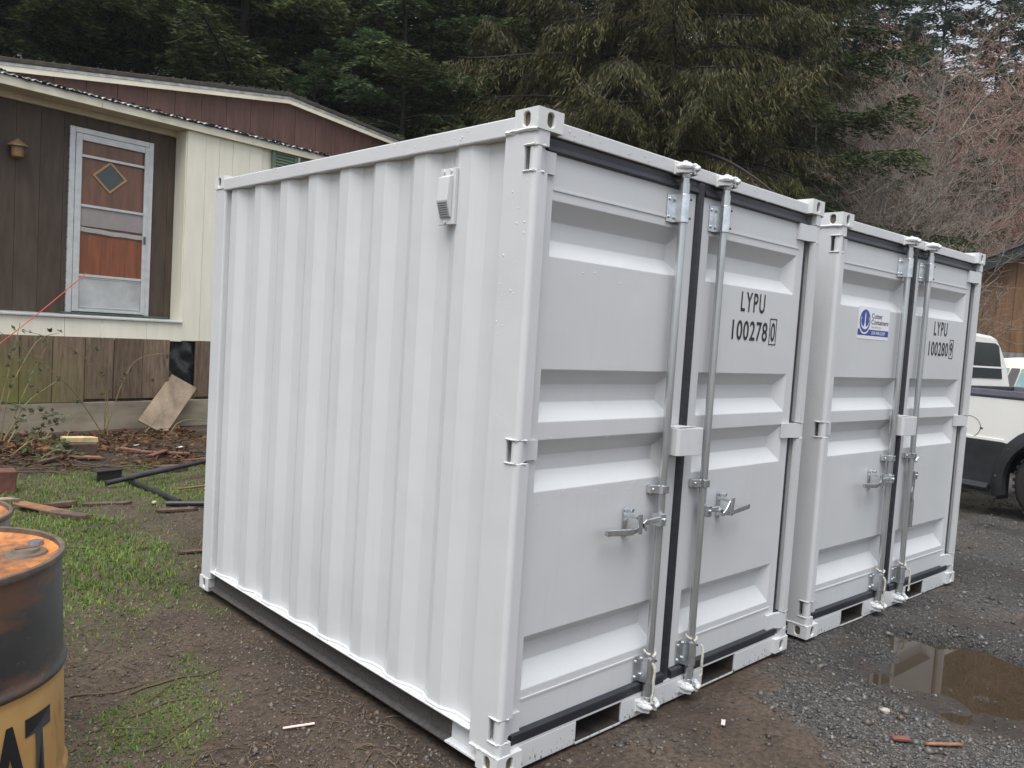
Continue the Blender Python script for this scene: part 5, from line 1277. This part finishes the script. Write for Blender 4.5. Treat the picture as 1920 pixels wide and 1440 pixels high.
ch = [((0.20, 6.62, .10), (0.33, 6.70, .14), .12, .04, 'orange_wood', 'orange rotten wood shard left of the pale split board'),
      ((0.42, 6.45, .05), (0.68, 6.40, .05), .10, .03, 'orange_wood', 'long orange wood shard lying below the pale split board'),
      ((0.14, 6.35, .04), (0.36, 6.48, .05), .09, .04, 'bark_chunk', 'dark crumbly wood shard beside the orange shards'),
      ((1.13, 6.75, .05), (1.58, 6.50, .06), .11, .025, 'red_wood', 'long red brown board lying near the container edge'),
      ((1.10, 6.35, .08), (1.36, 6.60, .09), .09, .025, 'red_wood', 'short red brown board propped across the longer red board'),
      ((1.42, 6.25, .04), (1.82, 6.28, .05), .07, .025, 'red_wood', 'thin red brown board half hidden behind the container corner'),
      ((1.24, 6.84, .05), (1.02, 6.90, .07), .10, .03, 'orange_wood', 'orange wood splinter at the tip of the red boards'),
      ((1.00, 5.86, .05), (1.24, 5.80, .05), .10, .09, 'bark_chunk', 'dark brown block lying behind the pipes'),
      ((0.16, 3.10, .02), (0.40, 3.06, .02), .05, .022, 'bark_chunk', 'small brown plank lying beside the container rear corner'),
      ((-0.36, 4.86, .05), (-0.16, 4.40, .02), .14, .02, 'orange_wood', 'tan sheet of bark beside the red timber block'),
      ((-0.26, 4.58, .03), (-0.10, 4.22, .03), .12, .05, 'bark_chunk', 'dark brown bark slab on the grass by the drums'),
      ((-0.18, 4.74, .03), (-0.04, 4.66, .05), .09, .05, 'bark_chunk', 'brown bark lump behind the bark slab'),
      ((0.05, 4.66, .02), (0.32, 4.60, .02), .09, .03, 'bark_chunk', 'flat bark piece in the middle of the grass'),
      ((0.42, 4.28, .02), (0.68, 4.22, .02), .09, .03, 'bark_chunk', 'flat bark piece in front of the flat black pipe'),
      ((-0.62, 5.05, .06), (-0.36, 4.96, .09), .10, .02, 'grey_plywood', 'bent tan strip standing up beside the second drum')]
for k, (a, b, w_, t, mt, lb) in enumerate(ch):
    wbox('wood_scrap', mt, G(a[0], a[1], a[2] * 0.6), G(b[0], b[1], b[2] * 0.6), w_ * 0.75, t * 0.7, lb, 'wood scrap', 'wood scraps on the ground', jag=0.045, seed=k + 20)
wbox('wood_lath', 'lath_pink', G(-0.398, 0.748, 0.010), G(-0.296, 0.692, 0.010), 0.012, 0.006, 'small pink and white lath lying on the dirt track', 'lath')
wbox('wood_chip', 'orange_wood', G(1.535, -0.848, 0.012), G(1.640, -0.945, 0.012), 0.018, 0.008, 'orange wood chip on the gravel near the puddle', 'wood chip', jag=0.012, seed=8)
wbox('wood_chip', 'red_wood', G(1.47, -0.74, 0.012), G(1.52, -0.79, 0.014), 0.030, 0.012, 'red brown wood chip left of the orange chip', 'wood chip', jag=0.008, seed=9)
def pebble(name, mat, p, s, label, cat, seed):
    r_ = np.random.RandomState(seed); bm = bmesh.new(); bmesh.ops.create_icosphere(bm, subdivisions=2, radius=1.0)
    for v in bm.verts:
        q = np.array(v.co); f = 1 + 0.25 * (vnoise(q[0] * 1.7 + seed, q[1] * 1.7 + q[2] * 2.1) - 0.5); v.co = (q[0] * f * s[0], q[1] * f * s[1], q[2] * f * s[2])
    me = bpy.data.meshes.new(name); bm.to_mesh(me); bm.free(); me.materials.append(MATS[mat])
    for p_ in me.polygons: p_.use_smooth = True
    o = link(bpy.data.objects.new(name, me)); o.location = p; o.rotation_euler = (0.1, 0.1, seed); return tag(o, label, cat)
pebble('stone', 'pale_stone', G(0.49, 4.50, 0.02), (0.030, 0.02, 0.016), 'pale rounded stone beside the flat black pipe', 'stone', 1)
pebble('stone', 'pale_stone', G(1.70, -0.62, 0.008), (0.022, 0.016, 0.012), 'small pale pebble near the puddle edge', 'stone', 2)
for k, (x, y, a, l, lb) in enumerate([(0.56, 7.55, 0.3, 0.14, 'white torn paper scrap in the soil below the brambles'), (1.33, 7.45, 0.1, 0.06, 'small white scrap right of the bramble stems'), (1.62, 7.0, 0.5, 0.10, 'white scrap lying near the container edge'), (1.70, 6.72, -0.2, 0.08, 'white scrap nearest the grass tuft by the container'), (0.965, -0.28, 0.5, 0.035, 'tiny white scrap on the dirt before the near container')]):
    wbox('paper_scrap', 'litter_white', G(x, y, 0.014), G(x + l * cos(a), y + l * sin(a), 0.02), l * 0.45, 0.004, lb, 'litter', 'white litter scraps', jag=l * 0.12, seed=k + 60)
# fallen twigs
def twig(A, B, r_, label, seed, bend=0.06, name='twig', mat='twig_brown', lift=0.006):
    rr = random.Random(seed); A = np.array(A, float); B = np.array(B, float); n = 12; pts = []
    for k in range(n + 1):
        t = k / n; q = A + (B - A) * t; q[0] += bend * sin(t * pi * 1.3) * 1.0; q[1] += rr.uniform(-0.004, 0.004); pts.append(G(q[0], q[1], lift))
    o0 = np.array(pts[0]); m = MB(); m.tube([tuple(np.array(p) - o0) for p in pts], [0.62 * r_ * (1 - 0.6 * k / n) for k in range(n + 1)], 6)
    o = m.build(name, mat, smooth=True); o.location = tuple(o0); return tag(o, label, 'twig', 'fallen twigs')
twig((-0.95, 1.46), (-0.60, 1.38), 0.006, 'thin twig lying right beside the near drum', 1, 0.03)
twig((-0.74, 1.36), (-0.26, 1.37), 0.007, 'long dark twig stretching across the dirt track', 2, 0.05)
twig((-0.80, 1.18), (-0.46, 1.14), 0.005, 'thin pale twig below the long dark twig', 3, 0.02)
twig((-0.72, 1.24), (-0.55, 1.34), 0.004, 'short twig branching from the long dark twig', 4, 0.01)
twig((-0.86, 0.86), (-0.58, 0.98), 0.005, 'crooked twig on the dirt nearest the camera', 5, 0.02)
twig((-0.42, 3.50), (-0.05, 3.36), 0.006, 'dark twig in the green grass', 6, 0.03)
rr = random.Random(77); m = MB()
for k in range(150):
    x, y = rr.uniform(-0.8, 2.3), 5.9 + 2.5 * rr.random(); a = rr.uniform(-0.7, 0.7); l = rr.uniform(0.12, 0.75); b_ = rr.uniform(-0.06, 0.06); r_ = rr.uniform(0.003, 0.008); pts = []
    for q in range(6):
        t = q / 5; px, py = x + l * t * cos(a), y + l * t * sin(a) + b_ * sin(pi * t); pts.append(G(px, py, 0.010 + rr.uniform(0, 0.03)))
    m.tube(pts, [r_ * (1 - 0.5 * q / 5) for q in range(6)], 5)
tag(m.build('stick_debris', 'twig_brown', smooth=True), 'tangle of fallen brown sticks in front of the skirting', 'sticks', kind='stuff')
# dead leaves and bark litter in front of the skirting
def litter(n, seed):
    r_ = np.random.RandomState(seed); x = r_.uniform(-0.9, 2.3, n); y = 6.0 + 2.5 * r_.rand(n); k = r_.rand(n) < sstep(0.35, 0.6, fbm(x * 1.5 + 7, y * 1.5, 3)) + 0.15; x, y = x[k], y[k]; n = len(x)
    P_ = np.stack([x, y, gz(x, y) + 0.004 + 0.02 * r_.rand(n)], -1); D = unit(np.stack([r_.normal(0, 1, n), r_.normal(0, 1, n), r_.normal(0, 0.35, n)], -1)); S = unit(np.cross(D, unit(np.stack([r_.normal(0, 0.4, n), r_.normal(0, 0.4, n), np.ones(n)], -1))))
    V, F = leaves_mesh(P_, D, S, r_.uniform(0.03, 0.10, n), r_.uniform(0.015, 0.045, n)); o = np_mesh('leaf_litter', V, F, 'fallen_leaves'); tag(o, 'brown dead leaves and bark bits in front of the skirting', 'leaf litter', kind='stuff')
litter(9000, 3)

# brambles
def bramble(label, stems, nleaf, seed, leafs=(0.035, 0.065)):
    r_ = np.random.RandomState(seed); A0 = np.array(stems[0][0]); b = empty('bramble', tuple(A0)); tag(b, label, 'bramble', 'brambles by the mobile home'); lp, ld, ls, ll, lw = [], [], [], [], []
    for pts in stems:
        P_ = np.array(pts, float); t = np.linspace(0, 1, len(P_)); q = np.linspace(0, 1, 16); c = np.stack([np.interp(q, t, P_[:, i]) for i in range(3)], -1)
        ker = np.array([.25, .5, .25]); 
        for _ in range(3): c[1:-1] = .25 * c[:-2] + .5 * c[1:-1] + .25 * c[2:]
        m = MB(); m.tube([tuple(p - A0) for p in c], [0.0075 * (1 - 0.65 * k / 15) for k in range(16)], 5); m.build('stem', 'stem_green', b, smooth=True)
        for k in range(nleaf):
            s = int(r_.uniform(4, 15.9)); base = c[s]; d0 = unit(r_.normal(0, 1, 3) + np.array([0, -0.3, 0.2]))
            for a in (-0.9, 0, 0.9):
                up = unit(r_.normal(0, 0.3, 3) + np.array([0, -0.5, 1])); sd = unit(np.cross(d0, up)); d = unit(d0 * cos(a) + sd * sin(a)); L = r_.uniform(*leafs)
                lp.append(base + d0 * 0.03 - A0); ld.append(d); ls.append(unit(np.cross(d, up))); ll.append(L); lw.append(L * 0.62)
    if lp:
        V, F = leaves_mesh(np.array(lp), np.array(ld), np.array(ls), np.array(ll), np.array(lw)); np_mesh('leaves', V, F, 'bramble_leaves', b)
h = hw
bramble('arching bramble with leaf sprays across the mossy skirting boards', [
    [h(0.95, -0.45, 0), h(0.6, -0.45, 0.55), h(0.0, -0.5, 1.05), h(-0.3, -0.5, 1.25)], [h(0.98, -0.42, 0), h(1.05, -0.4, 0.5), h(0.85, -0.4, 0.85), h(0.4, -0.45, 1.12), h(0.05, -0.5, 1.2)],
    [h(0.99, -0.4, 0), h(1.0, -0.4, 0.55), h(0.82, -0.4, 1.05)], [h(1.0, -0.42, 0), h(1.15, -0.4, 0.5), h(1.2, -0.4, 0.62), h(1.35, -0.35, 0.92), h(1.75, -0.35, 0.98)]], 6, 3)
bramble('leafy bramble at the left edge reaching up to the red cord', [
    [h(-0.4, -1.2, 0), h(-0.3, -1.1, 0.6), h(0.0, -1.0, 1.15), h(0.25, -0.9, 1.2)], [h(-0.4, -1.2, 0), h(-0.1, -1.1, 0.7), h(0.05, -1.1, 1.05)], [h(-0.45, -1.3, 0), h(-0.2, -1.3, 0.5), h(0.15, -1.2, 0.72)], [h(-0.5, -1.2, 0), h(-0.35, -1.2, 0.7), h(-0.2, -1.1, 1.3)]], 13, 5)
bramble('low dark bramble clump over the debris at the left edge', [
    [h(-0.5, -1.9, 0.05), h(-0.3, -1.9, 0.3), h(-0.05, -1.9, 0.36)], [h(-0.6, -2.0, 0.05), h(-0.4, -2.1, 0.25), h(-0.15, -2.1, 0.18)], [h(-0.55, -1.7, 0.05), h(-0.3, -1.6, 0.42), h(0.0, -1.6, 0.40)], [h(-0.5, -2.3, 0.03), h(-0.3, -2.3, 0.16), h(-0.1, -2.3, 0.12)]], 16, 8, (0.04, 0.075))
bramble('leafless brown bramble cane curving up beside the leaning board', [[h(1.3, -0.75, 0), h(1.45, -0.7, 0.14), h(1.62, -0.6, 0.27), h(1.75, -0.55, 0.30)]], 0, 9)
bramble('short cut bramble stubs below the mossy skirting', [[h(0.90, -0.7, 0), h(0.90, -0.7, 0.33)], [h(0.42, -0.75, 0), h(0.5, -0.7, 0.2), h(0.65, -0.7, 0.3)], [h(0.2, -0.7, 0), h(0.35, -0.7, 0.2), h(0.55, -0.7, 0.32)]], 0, 10)
bramble('pale hooped cane in front of the leaning board foot', [[h(1.62, -0.8, 0.02), h(1.7, -0.8, 0.16), h(2.0, -0.8, 0.18), h(2.18, -0.82, 0.10), h(2.2, -0.85, 0.0)]], 0, 11)

# ------------------------------------------------------------------ wooden shed on the right
SAZ = RAD(15.6); sd_ = 22.0
sc_ = (CX + sd_ * cos(SAZ), CY + sd_ * sin(SAZ), 0)
shed = empty('wooden_shed', sc_, SAZ - pi / 2); tag(shed, 'brown plywood shed with a black roof edge at the right', 'shed')
# local x to the right of the viewer, local y away from the viewer
def rk(x): return 3.62 + 0.46 * (x + 0.4)
x = -1.6
while x < 4.4:
    b = x + 0.6; m = MB(); m.prism([(x + 0.003, 1.78), (b - 0.003, 1.78), (b - 0.003, rk(b)), (x + 0.003, rk(x))], 'y', 0, 0.03); m.build('wall_panel', 'plywood_brown', shed, bevel=0.004); x = b
m = MB(); m.prism([(-1.6, 0.0), (4.4, 0.0), (4.4, rk(4.4) - 0.01), (-1.6, rk(-1.6) - 0.01)], 'y', 0.031, 8.0); m.build('wall_core', 'plywood_brown', shed)
m = MB(); m.prism([(-2.3, rk(-2.3) - 0.02), (4.6, rk(4.6) - 0.02), (4.6, rk(4.6) + 0.26), (-2.3, rk(-2.3) + 0.26)], 'y', -0.45, -0.38); m.build('barge_board', 'roof_black', shed)
m = MB(); m.prism([(-2.35, rk(-2.35) + 0.262), (4.6, rk(4.6) + 0.262), (4.6, rk(4.6) + 0.30), (-2.35, rk(-2.35) + 0.30)], 'y', -0.50, 9.0); m.build('roof', 'roof_slate', shed)
m = MB()
for k in range(40): m.box(-1.6 + k * 0.15, -1.6 + k * 0.15 + 0.10, -0.06, -0.02, 0, 1.775)
m.build('corrugated_plinth', 'corrugate_grey', shed); bx('plinth_core', 'corrugate_grey', shed, -1.6, 4.4, -0.019, -0.001, 0, 1.776, 0)
bx('door_post', 'litter_white', shed, 0.51, 0.60, -0.07, -0.003, 0.0, 2.75, 0.004)

# ------------------------------------------------------------------ pickup truck (x forward, y left; origin below the rear-left wheel)
TA = RAD(78); tk = empty('pickup_truck', (7.041, 0.167, 0.0), TA); tag(tk, 'white pickup truck with black lower cladding right of the containers', 'truck')
WC = -0.19; WR = 0.385; Wd = 1.86
def ysec(z):      # body side inset with height
    return 0.0 if z < 0.95 else -0.02 * (z - 0.95) / 0.3
def side_shape(z0, z1, xs, y, mat, name, hole=True):
    pts = []
    m = MB(); return m
# bed sides: white above, black cladding below, with the wheel arch cut out
def arch(x, r0): 
    d = (x - WC) / r0; return WR * 0.98 + r0 * math.sqrt(max(0, 1 - d * d)) if abs(d) < 1 else -1
def strip(par, name, mat, xa, xb, zlo, zhi, y0, y1, r0, bevel=0.0):
    m = MB(); N = 46; V = []; F = []
    for k in range(N + 1):
        x = xa + (xb - xa) * k / N; lo = max(zlo(x), arch(x, r0)); hi = zhi(x); lo = min(lo, hi - 0.001); V += [(x, y0, lo), (x, y0, hi), (x, y1, lo), (x, y1, hi)]
    for k in range(N):
        a = 4 * k; F += [(a, a + 4, a + 5, a + 1), (a + 2, a + 3, a + 7, a + 6), (a + 1, a + 5, a + 7, a + 3), (a, a + 2, a + 6, a + 4)]
    F += [(0, 1, 3, 2), (4 * N, 4 * N + 2, 4 * N + 3, 4 * N + 1)]
    m.v = V; m.f = F; return m.build(name, mat, par)
for sy in (0, 1):
    ya, yb = (-0.06, 0.0) if sy == 0 else (-Wd, -Wd + 0.06)
    bd = strip(tk, 'bed_side', 'truck_white', -1.12, 1.22, lambda x: 0.745, lambda x: 1.175, ya, yb, 0.50)
    if sy == 0:
        tag(bd, 'white bed side with a round fuel door')
        # outer skin panels: black cladding and flare stand proud
        cl = strip(tk, 'lower_cladding', 'truck_black', -1.12, 1.22, lambda x: 0.30, lambda x: 0.748 - 0.004, -0.058, 0.012, 0.50)
        fl = MB(); n = 22; V = []; F = []
        for k in range(n + 1):
            a = pi * (-0.10) + pi * 1.20 * k / n; c_, s_ = cos(a), sin(a)
            zc = WR
            for rr_, yy in ((0.455, -0.02), (0.46, 0.045), (0.565, 0.030), (0.585, 0.008)): V.append((WC + rr_ * c_, yy, zc + rr_ * s_))
        for k in range(n):
            for q in range(3): F.append((4 * k + q, 4 * k + q + 1, 4 * k + 4 + q + 1, 4 * k + 4 + q))
        fl.v = V; fl.f = F; fo_ = fl.build('fender_flare', 'truck_black', tk, smooth=True)
        bt = MB()
        for a in (0.02, 0.20, 0.38, 0.6, 0.85): bt.tube([(WC + 0.53 * cos(a * pi), 0.030, WR + 0.53 * sin(a * pi)), (WC + 0.53 * cos(a * pi), 0.042, WR + 0.53 * sin(a * pi))], 0.010, 8)
        bt.build('flare_bolt', 'chrome', fo_)
        fd = MB(); n = 30
        fd.prism([(0.665 + 0.118 * cos(2 * pi * k / n), 0.865 + 0.105 * sin(2 * pi * k / n)) for k in range(n)], 'y', 0.0005, 0.0025); fo2 = fd.build('fuel_door', 'truck_white', tk)
        rg = MB(); rg.tube([(0.665 + 0.120 * cos(2 * pi * k / n), 0.002, 0.865 + 0.107 * sin(2 * pi * k / n)) for k in range(n + 1)], 0.0028, 5, False); rg.build('door_gap', 'truck_black', fo2)
        tb = MB(); tb.prism([(0.548, 0.875), (0.548, 0.850), (0.515, 0.862)], 'y', 0.001, 0.004); tb.build('finger_notch', 'truck_black', fo2)
        tr = MB(); tr.box(0.31, 1.22, 0.0005, 0.010, 0.752, 0.775); tr.build('body_moulding', 'truck_white', tk)
    else: strip(tk, 'lower_cladding', 'truck_black', -1.12, 1.22, lambda x: 0.30, lambda x: 0.744, ya - 0.012, yb, 0.50)
    m = MB(); y0 = -0.075 if sy == 0 else -Wd - 0.005; m.prism([(y0, 1.176), (y0 + 0.08, 1.176), (y0 + 0.085, 1.20), (y0 + 0.07, 1.255), (y0 + 0.010, 1.255), (y0 - 0.002, 1.20)], 'x', -1.12, 1.22); m.build('rail_cap', 'rail_cap', tk, bevel=0.006)
bx('bed_floor', 'truck_black', tk, -1.10, 1.21, -Wd + 0.061, -0.061, 0.72, 0.76, 0)
bx('bed_front', 'truck_black', tk, 1.16, 1.22, -Wd + 0.061, -0.061, 0.761, 1.25, 0.005)
bx('tailgate', 'truck_white', tk, -1.18, -1.125, -Wd + 0.06, -0.06, 0.74, 1.24, 0.02)
bx('rear_bumper', 'truck_black', tk, -1.32, -1.185, -Wd + 0.02, -0.02, 0.48, 0.66, 0.03)
for y in (-0.13, -Wd + 0.02): bx('tail_lamp', 'lamp_red', tk, -1.165, -1.121, y, y + 0.11, 0.82, 1.12, 0.01)
# cab: lofted sections along x
def loft(par, name, mat, secs, bevel=0.0, smooth=True):
    m = MB(); n = len(secs[0][1]); V = []; F = []
    for x, ring in secs: V += [(x, y, z) for y, z in ring]
    for k in range(len(secs) - 1):
        for q in range(n): F.append((k * n + q, k * n + (q + 1) % n, (k + 1) * n + (q + 1) % n, (k + 1) * n + q))
    F += [tuple(range(n)), tuple(range((len(secs) - 1) * n, len(secs) * n))]
    m.v = V; m.f = F; return m.build(name, mat, par, smooth=smooth, bevel=bevel)
def cabring(zb, zw, zt, wb, wt):
    c = -Wd / 2; return [(c + wb, zb), (c + wb + 0.01, zw), (c + (wb + wt) / 2 + 0.02, (zw + zt) / 2), (c + wt + 0.02, zt - 0.10), (c + wt - 0.08, zt - 0.012), (c, zt + 0.02), (c - wt + 0.08, zt - 0.012), (c - wt - 0.02, zt - 0.10), (c - (wb + wt) / 2 - 0.02, (zw + zt) / 2), (c - wb - 0.01, zw), (c - wb, zb)]
loft(tk, 'cab', 'truck_white', [(1.25, cabring(0.35, 1.24, 1.80, 0.92, 0.62)), (1.32, cabring(0.35, 1.24, 1.84, 0.93, 0.63)), (2.2, cabring(0.35, 1.24, 1.86, 0.93, 0.63)), (2.55, cabring(0.35, 1.24, 1.84, 0.93, 0.62)), (3.15, cabring(0.35, 1.20, 1.25, 0.93, 0.70)), (4.45, cabring(0.42, 1.08, 1.12, 0.90, 0.68)), (4.60, cabring(0.48, 0.95, 1.00, 0.84, 0.60))])
c0 = -Wd / 2
m = MB(); m.prism([(c0 - 0.74, 1.335), (c0 + 0.74, 1.335), (c0 + 0.60, 1.715), (c0 + 0.52, 1.745), (c0 - 0.52, 1.745), (c0 - 0.60, 1.715)], 'x', 1.243, 1.262)
rw = m.build('rear_window', 'truck_glass', tk); tag(rw, 'dark rear cab window')
m = MB(); m.prism([(c0 - 0.73, 1.455), (c0 + 0.73, 1.455), (c0 + 0.72, 1.475), (c0 - 0.72, 1.475)], 'x', 1.238, 1.2425); m.build('reflection_band', 'truck_white', rw)  # pale reflection across the glass, built as a thin white strip
for s in (1, -1):
    for xa, xb in ((1.36, 1.75), (1.80, 2.50)):
        m = MB(); V = []
        ys = lambda z: c0 + s * (0.945 + (z - 1.24) * (0.665 - 0.945) / 0.5 + 0.012)
        m.v = [(xa, ys(1.30), 1.30), (xb, ys(1.30), 1.30), (xb - (0.10 if xb > 2 else 0), ys(1.66), 1.66), (xa, ys(1.66), 1.66)]; m.f = [(0, 1, 2, 3)]; m.build('side_window', 'truck_glass', tk)
def wheel(par, x, y, r_, wid, sgn):
    w = MB(); prof = [(r_ * 0.60, -wid / 2), (r_ * 0.86, -wid / 2 - 0.006), (r_ * 0.96, -wid / 2 + 0.012), (r_, -wid / 2 + 0.04), (r_, wid / 2 - 0.04), (r_ * 0.96, wid / 2 - 0.012), (r_ * 0.86, wid / 2 + 0.006), (r_ * 0.60, wid / 2)]
    N = 40; i = 0
    for rr_, a in prof:
        for k in range(N): w.v.append((x + rr_ * cos(2 * pi * k / N), y + a, r_ + rr_ * sin(2 * pi * k / N)))
    for j in range(len(prof) - 1):
        for k in range(N): w.f.append((j * N + k, j * N + (k + 1) % N, (j + 1) * N + (k + 1) % N, (j + 1) * N + k))
    o = w.build('wheel', 'tyre', par, smooth=True)
    t = MB()
    for k in range(36):
        a = 2 * pi * k / 36; a2 = a + 0.10
        for off in (-wid / 2 + 0.005, wid / 2 - 0.075):
            rr0, rr1 = r_ - 0.012, r_ + 0.006
            i = len(t.v)
            for yy in (off, off + 0.07):
                for q, ang in ((rr0, a), (rr1, a + .01), (rr1, a2 - .01), (rr0, a2)): t.v.append((x + q * cos(ang), y + yy, r_ + q * sin(ang)))
            t.f += [(i, i + 1, i + 2, i + 3), (i + 7, i + 6, i + 5, i + 4)] + [(i + k2, i + 4 + k2, i + 4 + (k2 + 1) % 4, i + (k2 + 1) % 4) for k2 in range(4)]
    t.build('tread', 'tyre', o)['kind'] = 'stuff'
    d = MB(); d.v = []; prof = [(r_ * 0.62, wid * 0.42), (r_ * 0.58, wid * 0.20), (r_ * 0.40, wid * 0.10), (r_ * 0.22, wid * 0.22), (0.001, wid * 0.24)]
    for rr_, a in prof:
        for k in range(24): d.v.append((x + rr_ * cos(2 * pi * k / 24), y + sgn * a, r_ + rr_ * sin(2 * pi * k / 24)))
    for j in range(len(prof) - 1):
        for k in range(24): d.f.append((j * 24 + k, j * 24 + (k + 1) % 24, (j + 1) * 24 + (k + 1) % 24, (j + 1) * 24 + k))
    d.build('rim', 'rim_steel', o, smooth=True)
for x in (WC, WC + 3.15):
    wheel(tk, x, -0.13, WR, 0.25, 1); wheel(tk, x, -Wd + 0.13, WR, 0.25, -1)
m = MB(); m.box(-1.0, 4.2, -Wd + 0.35, -Wd + 0.45, 0.42, 0.55); m.box(-1.0, 4.2, -0.45, -0.35, 0.42, 0.55); m.tube([(WC, -Wd + 0.2, WR), (WC, -0.2, WR)], 0.05, 8); m.build('chassis', 'truck_black', tk)
fp = MB(); fp.box(0.33, 0.335, -0.22, -0.02, 0.18, 0.62); fp.build('mud_flap', 'tyre', tk)
stp = MB(); stp.tube([(0.40, 0.02, 0.285), (1.3, 0.02, 0.285), (2.9, 0.02, 0.285)], 0.045, 8); stp.build('side_step', 'truck_black', tk, smooth=True)

# ------------------------------------------------------------------ second car behind the truck
SV = empty('parked_car', (11.0, 1.05, 0.0), RAD(78)); tag(SV, 'cream white car with pale tinted windows parked beyond the pickup bed', 'car')
c0 = -0.9
def sring(zb, zw, zt, wb, wt): return [(c0 + wb, zb), (c0 + wb + 0.01, zw), (c0 + wt + 0.05, zt - 0.10), (c0 + wt - 0.05, zt - 0.01), (c0, zt + 0.015), (c0 - wt + 0.05, zt - 0.01), (c0 - wt - 0.05, zt - 0.10), (c0 - wb - 0.01, zw), (c0 - wb, zb)]
loft(SV, 'body', 'suv_cream', [(-1.30, sring(0.35, 0.95, 1.05, 0.85, 0.68)), (-1.20, sring(0.28, 1.0, 1.52, 0.88, 0.64)), (-0.9, sring(0.28, 1.02, 1.61, 0.9, 0.66)), (0.6, sring(0.28, 1.02, 1.62, 0.9, 0.66)), (1.2, sring(0.28, 1.02, 1.55, 0.9, 0.64)), (1.9, sring(0.28, 1.0, 1.06, 0.9, 0.70)), (3.0, sring(0.32, 0.88, 0.94, 0.86, 0.66)), (3.15, sring(0.4, 0.7, 0.76, 0.8, 0.6))])
for s in (1, -1):
    ys = lambda z: c0 + s * (0.918 + (z - 1.02) * (0.72 - 0.918) / 0.5 + 0.008)
    for xa, xb, xt0, xt1, mt, nm in ((-1.05, -0.55, -0.98, -0.57, 'suv_glass', 'side_window'), (-0.54, -0.30, -0.55, -0.30, 'suv_pillar', 'pillar'), (-0.28, 0.45, -0.29, 0.42, 'suv_glass', 'side_window'), (0.47, 0.62, 0.44, 0.56, 'suv_pillar', 'pillar'), (0.64, 1.45, 0.58, 1.10, 'suv_glass', 'side_window')):
        m = MB(); m.v = [(xa, ys(1.08), 1.08), (xb, ys(1.08), 1.08), (xt1, ys(1.46), 1.46), (xt0, ys(1.46), 1.46)]; m.f = [(0, 1, 2, 3)]; m.build(nm, mt, SV)
for x in (-0.55, 2.2): wheel(SV, x, -0.11, 0.34, 0.2, 1); wheel(SV, x, -1.69, 0.34, 0.2, -1)

# ------------------------------------------------------------------ damp winter air
hz = MB().box(-60, 120, -60, 120, -3, 62).build('haze', 'truck_white'); hz.data.materials.clear()
m = bpy.data.materials.new('haze_air'); m.use_nodes = True; nt = m.node_tree; nt.nodes.clear()
pv = nt.nodes.new('ShaderNodeVolumePrincipled'); pv.inputs['Color'].default_value = (0.93, 0.96, 1.0, 1); pv.inputs['Density'].default_value = 0.0006; pv.inputs['Anisotropy'].default_value = 0.2
mo_ = nt.nodes.new('ShaderNodeOutputMaterial'); nt.links.new(pv.outputs[0], mo_.inputs['Volume']); hz.data.materials.append(m)
tag(hz, kind='stuff')
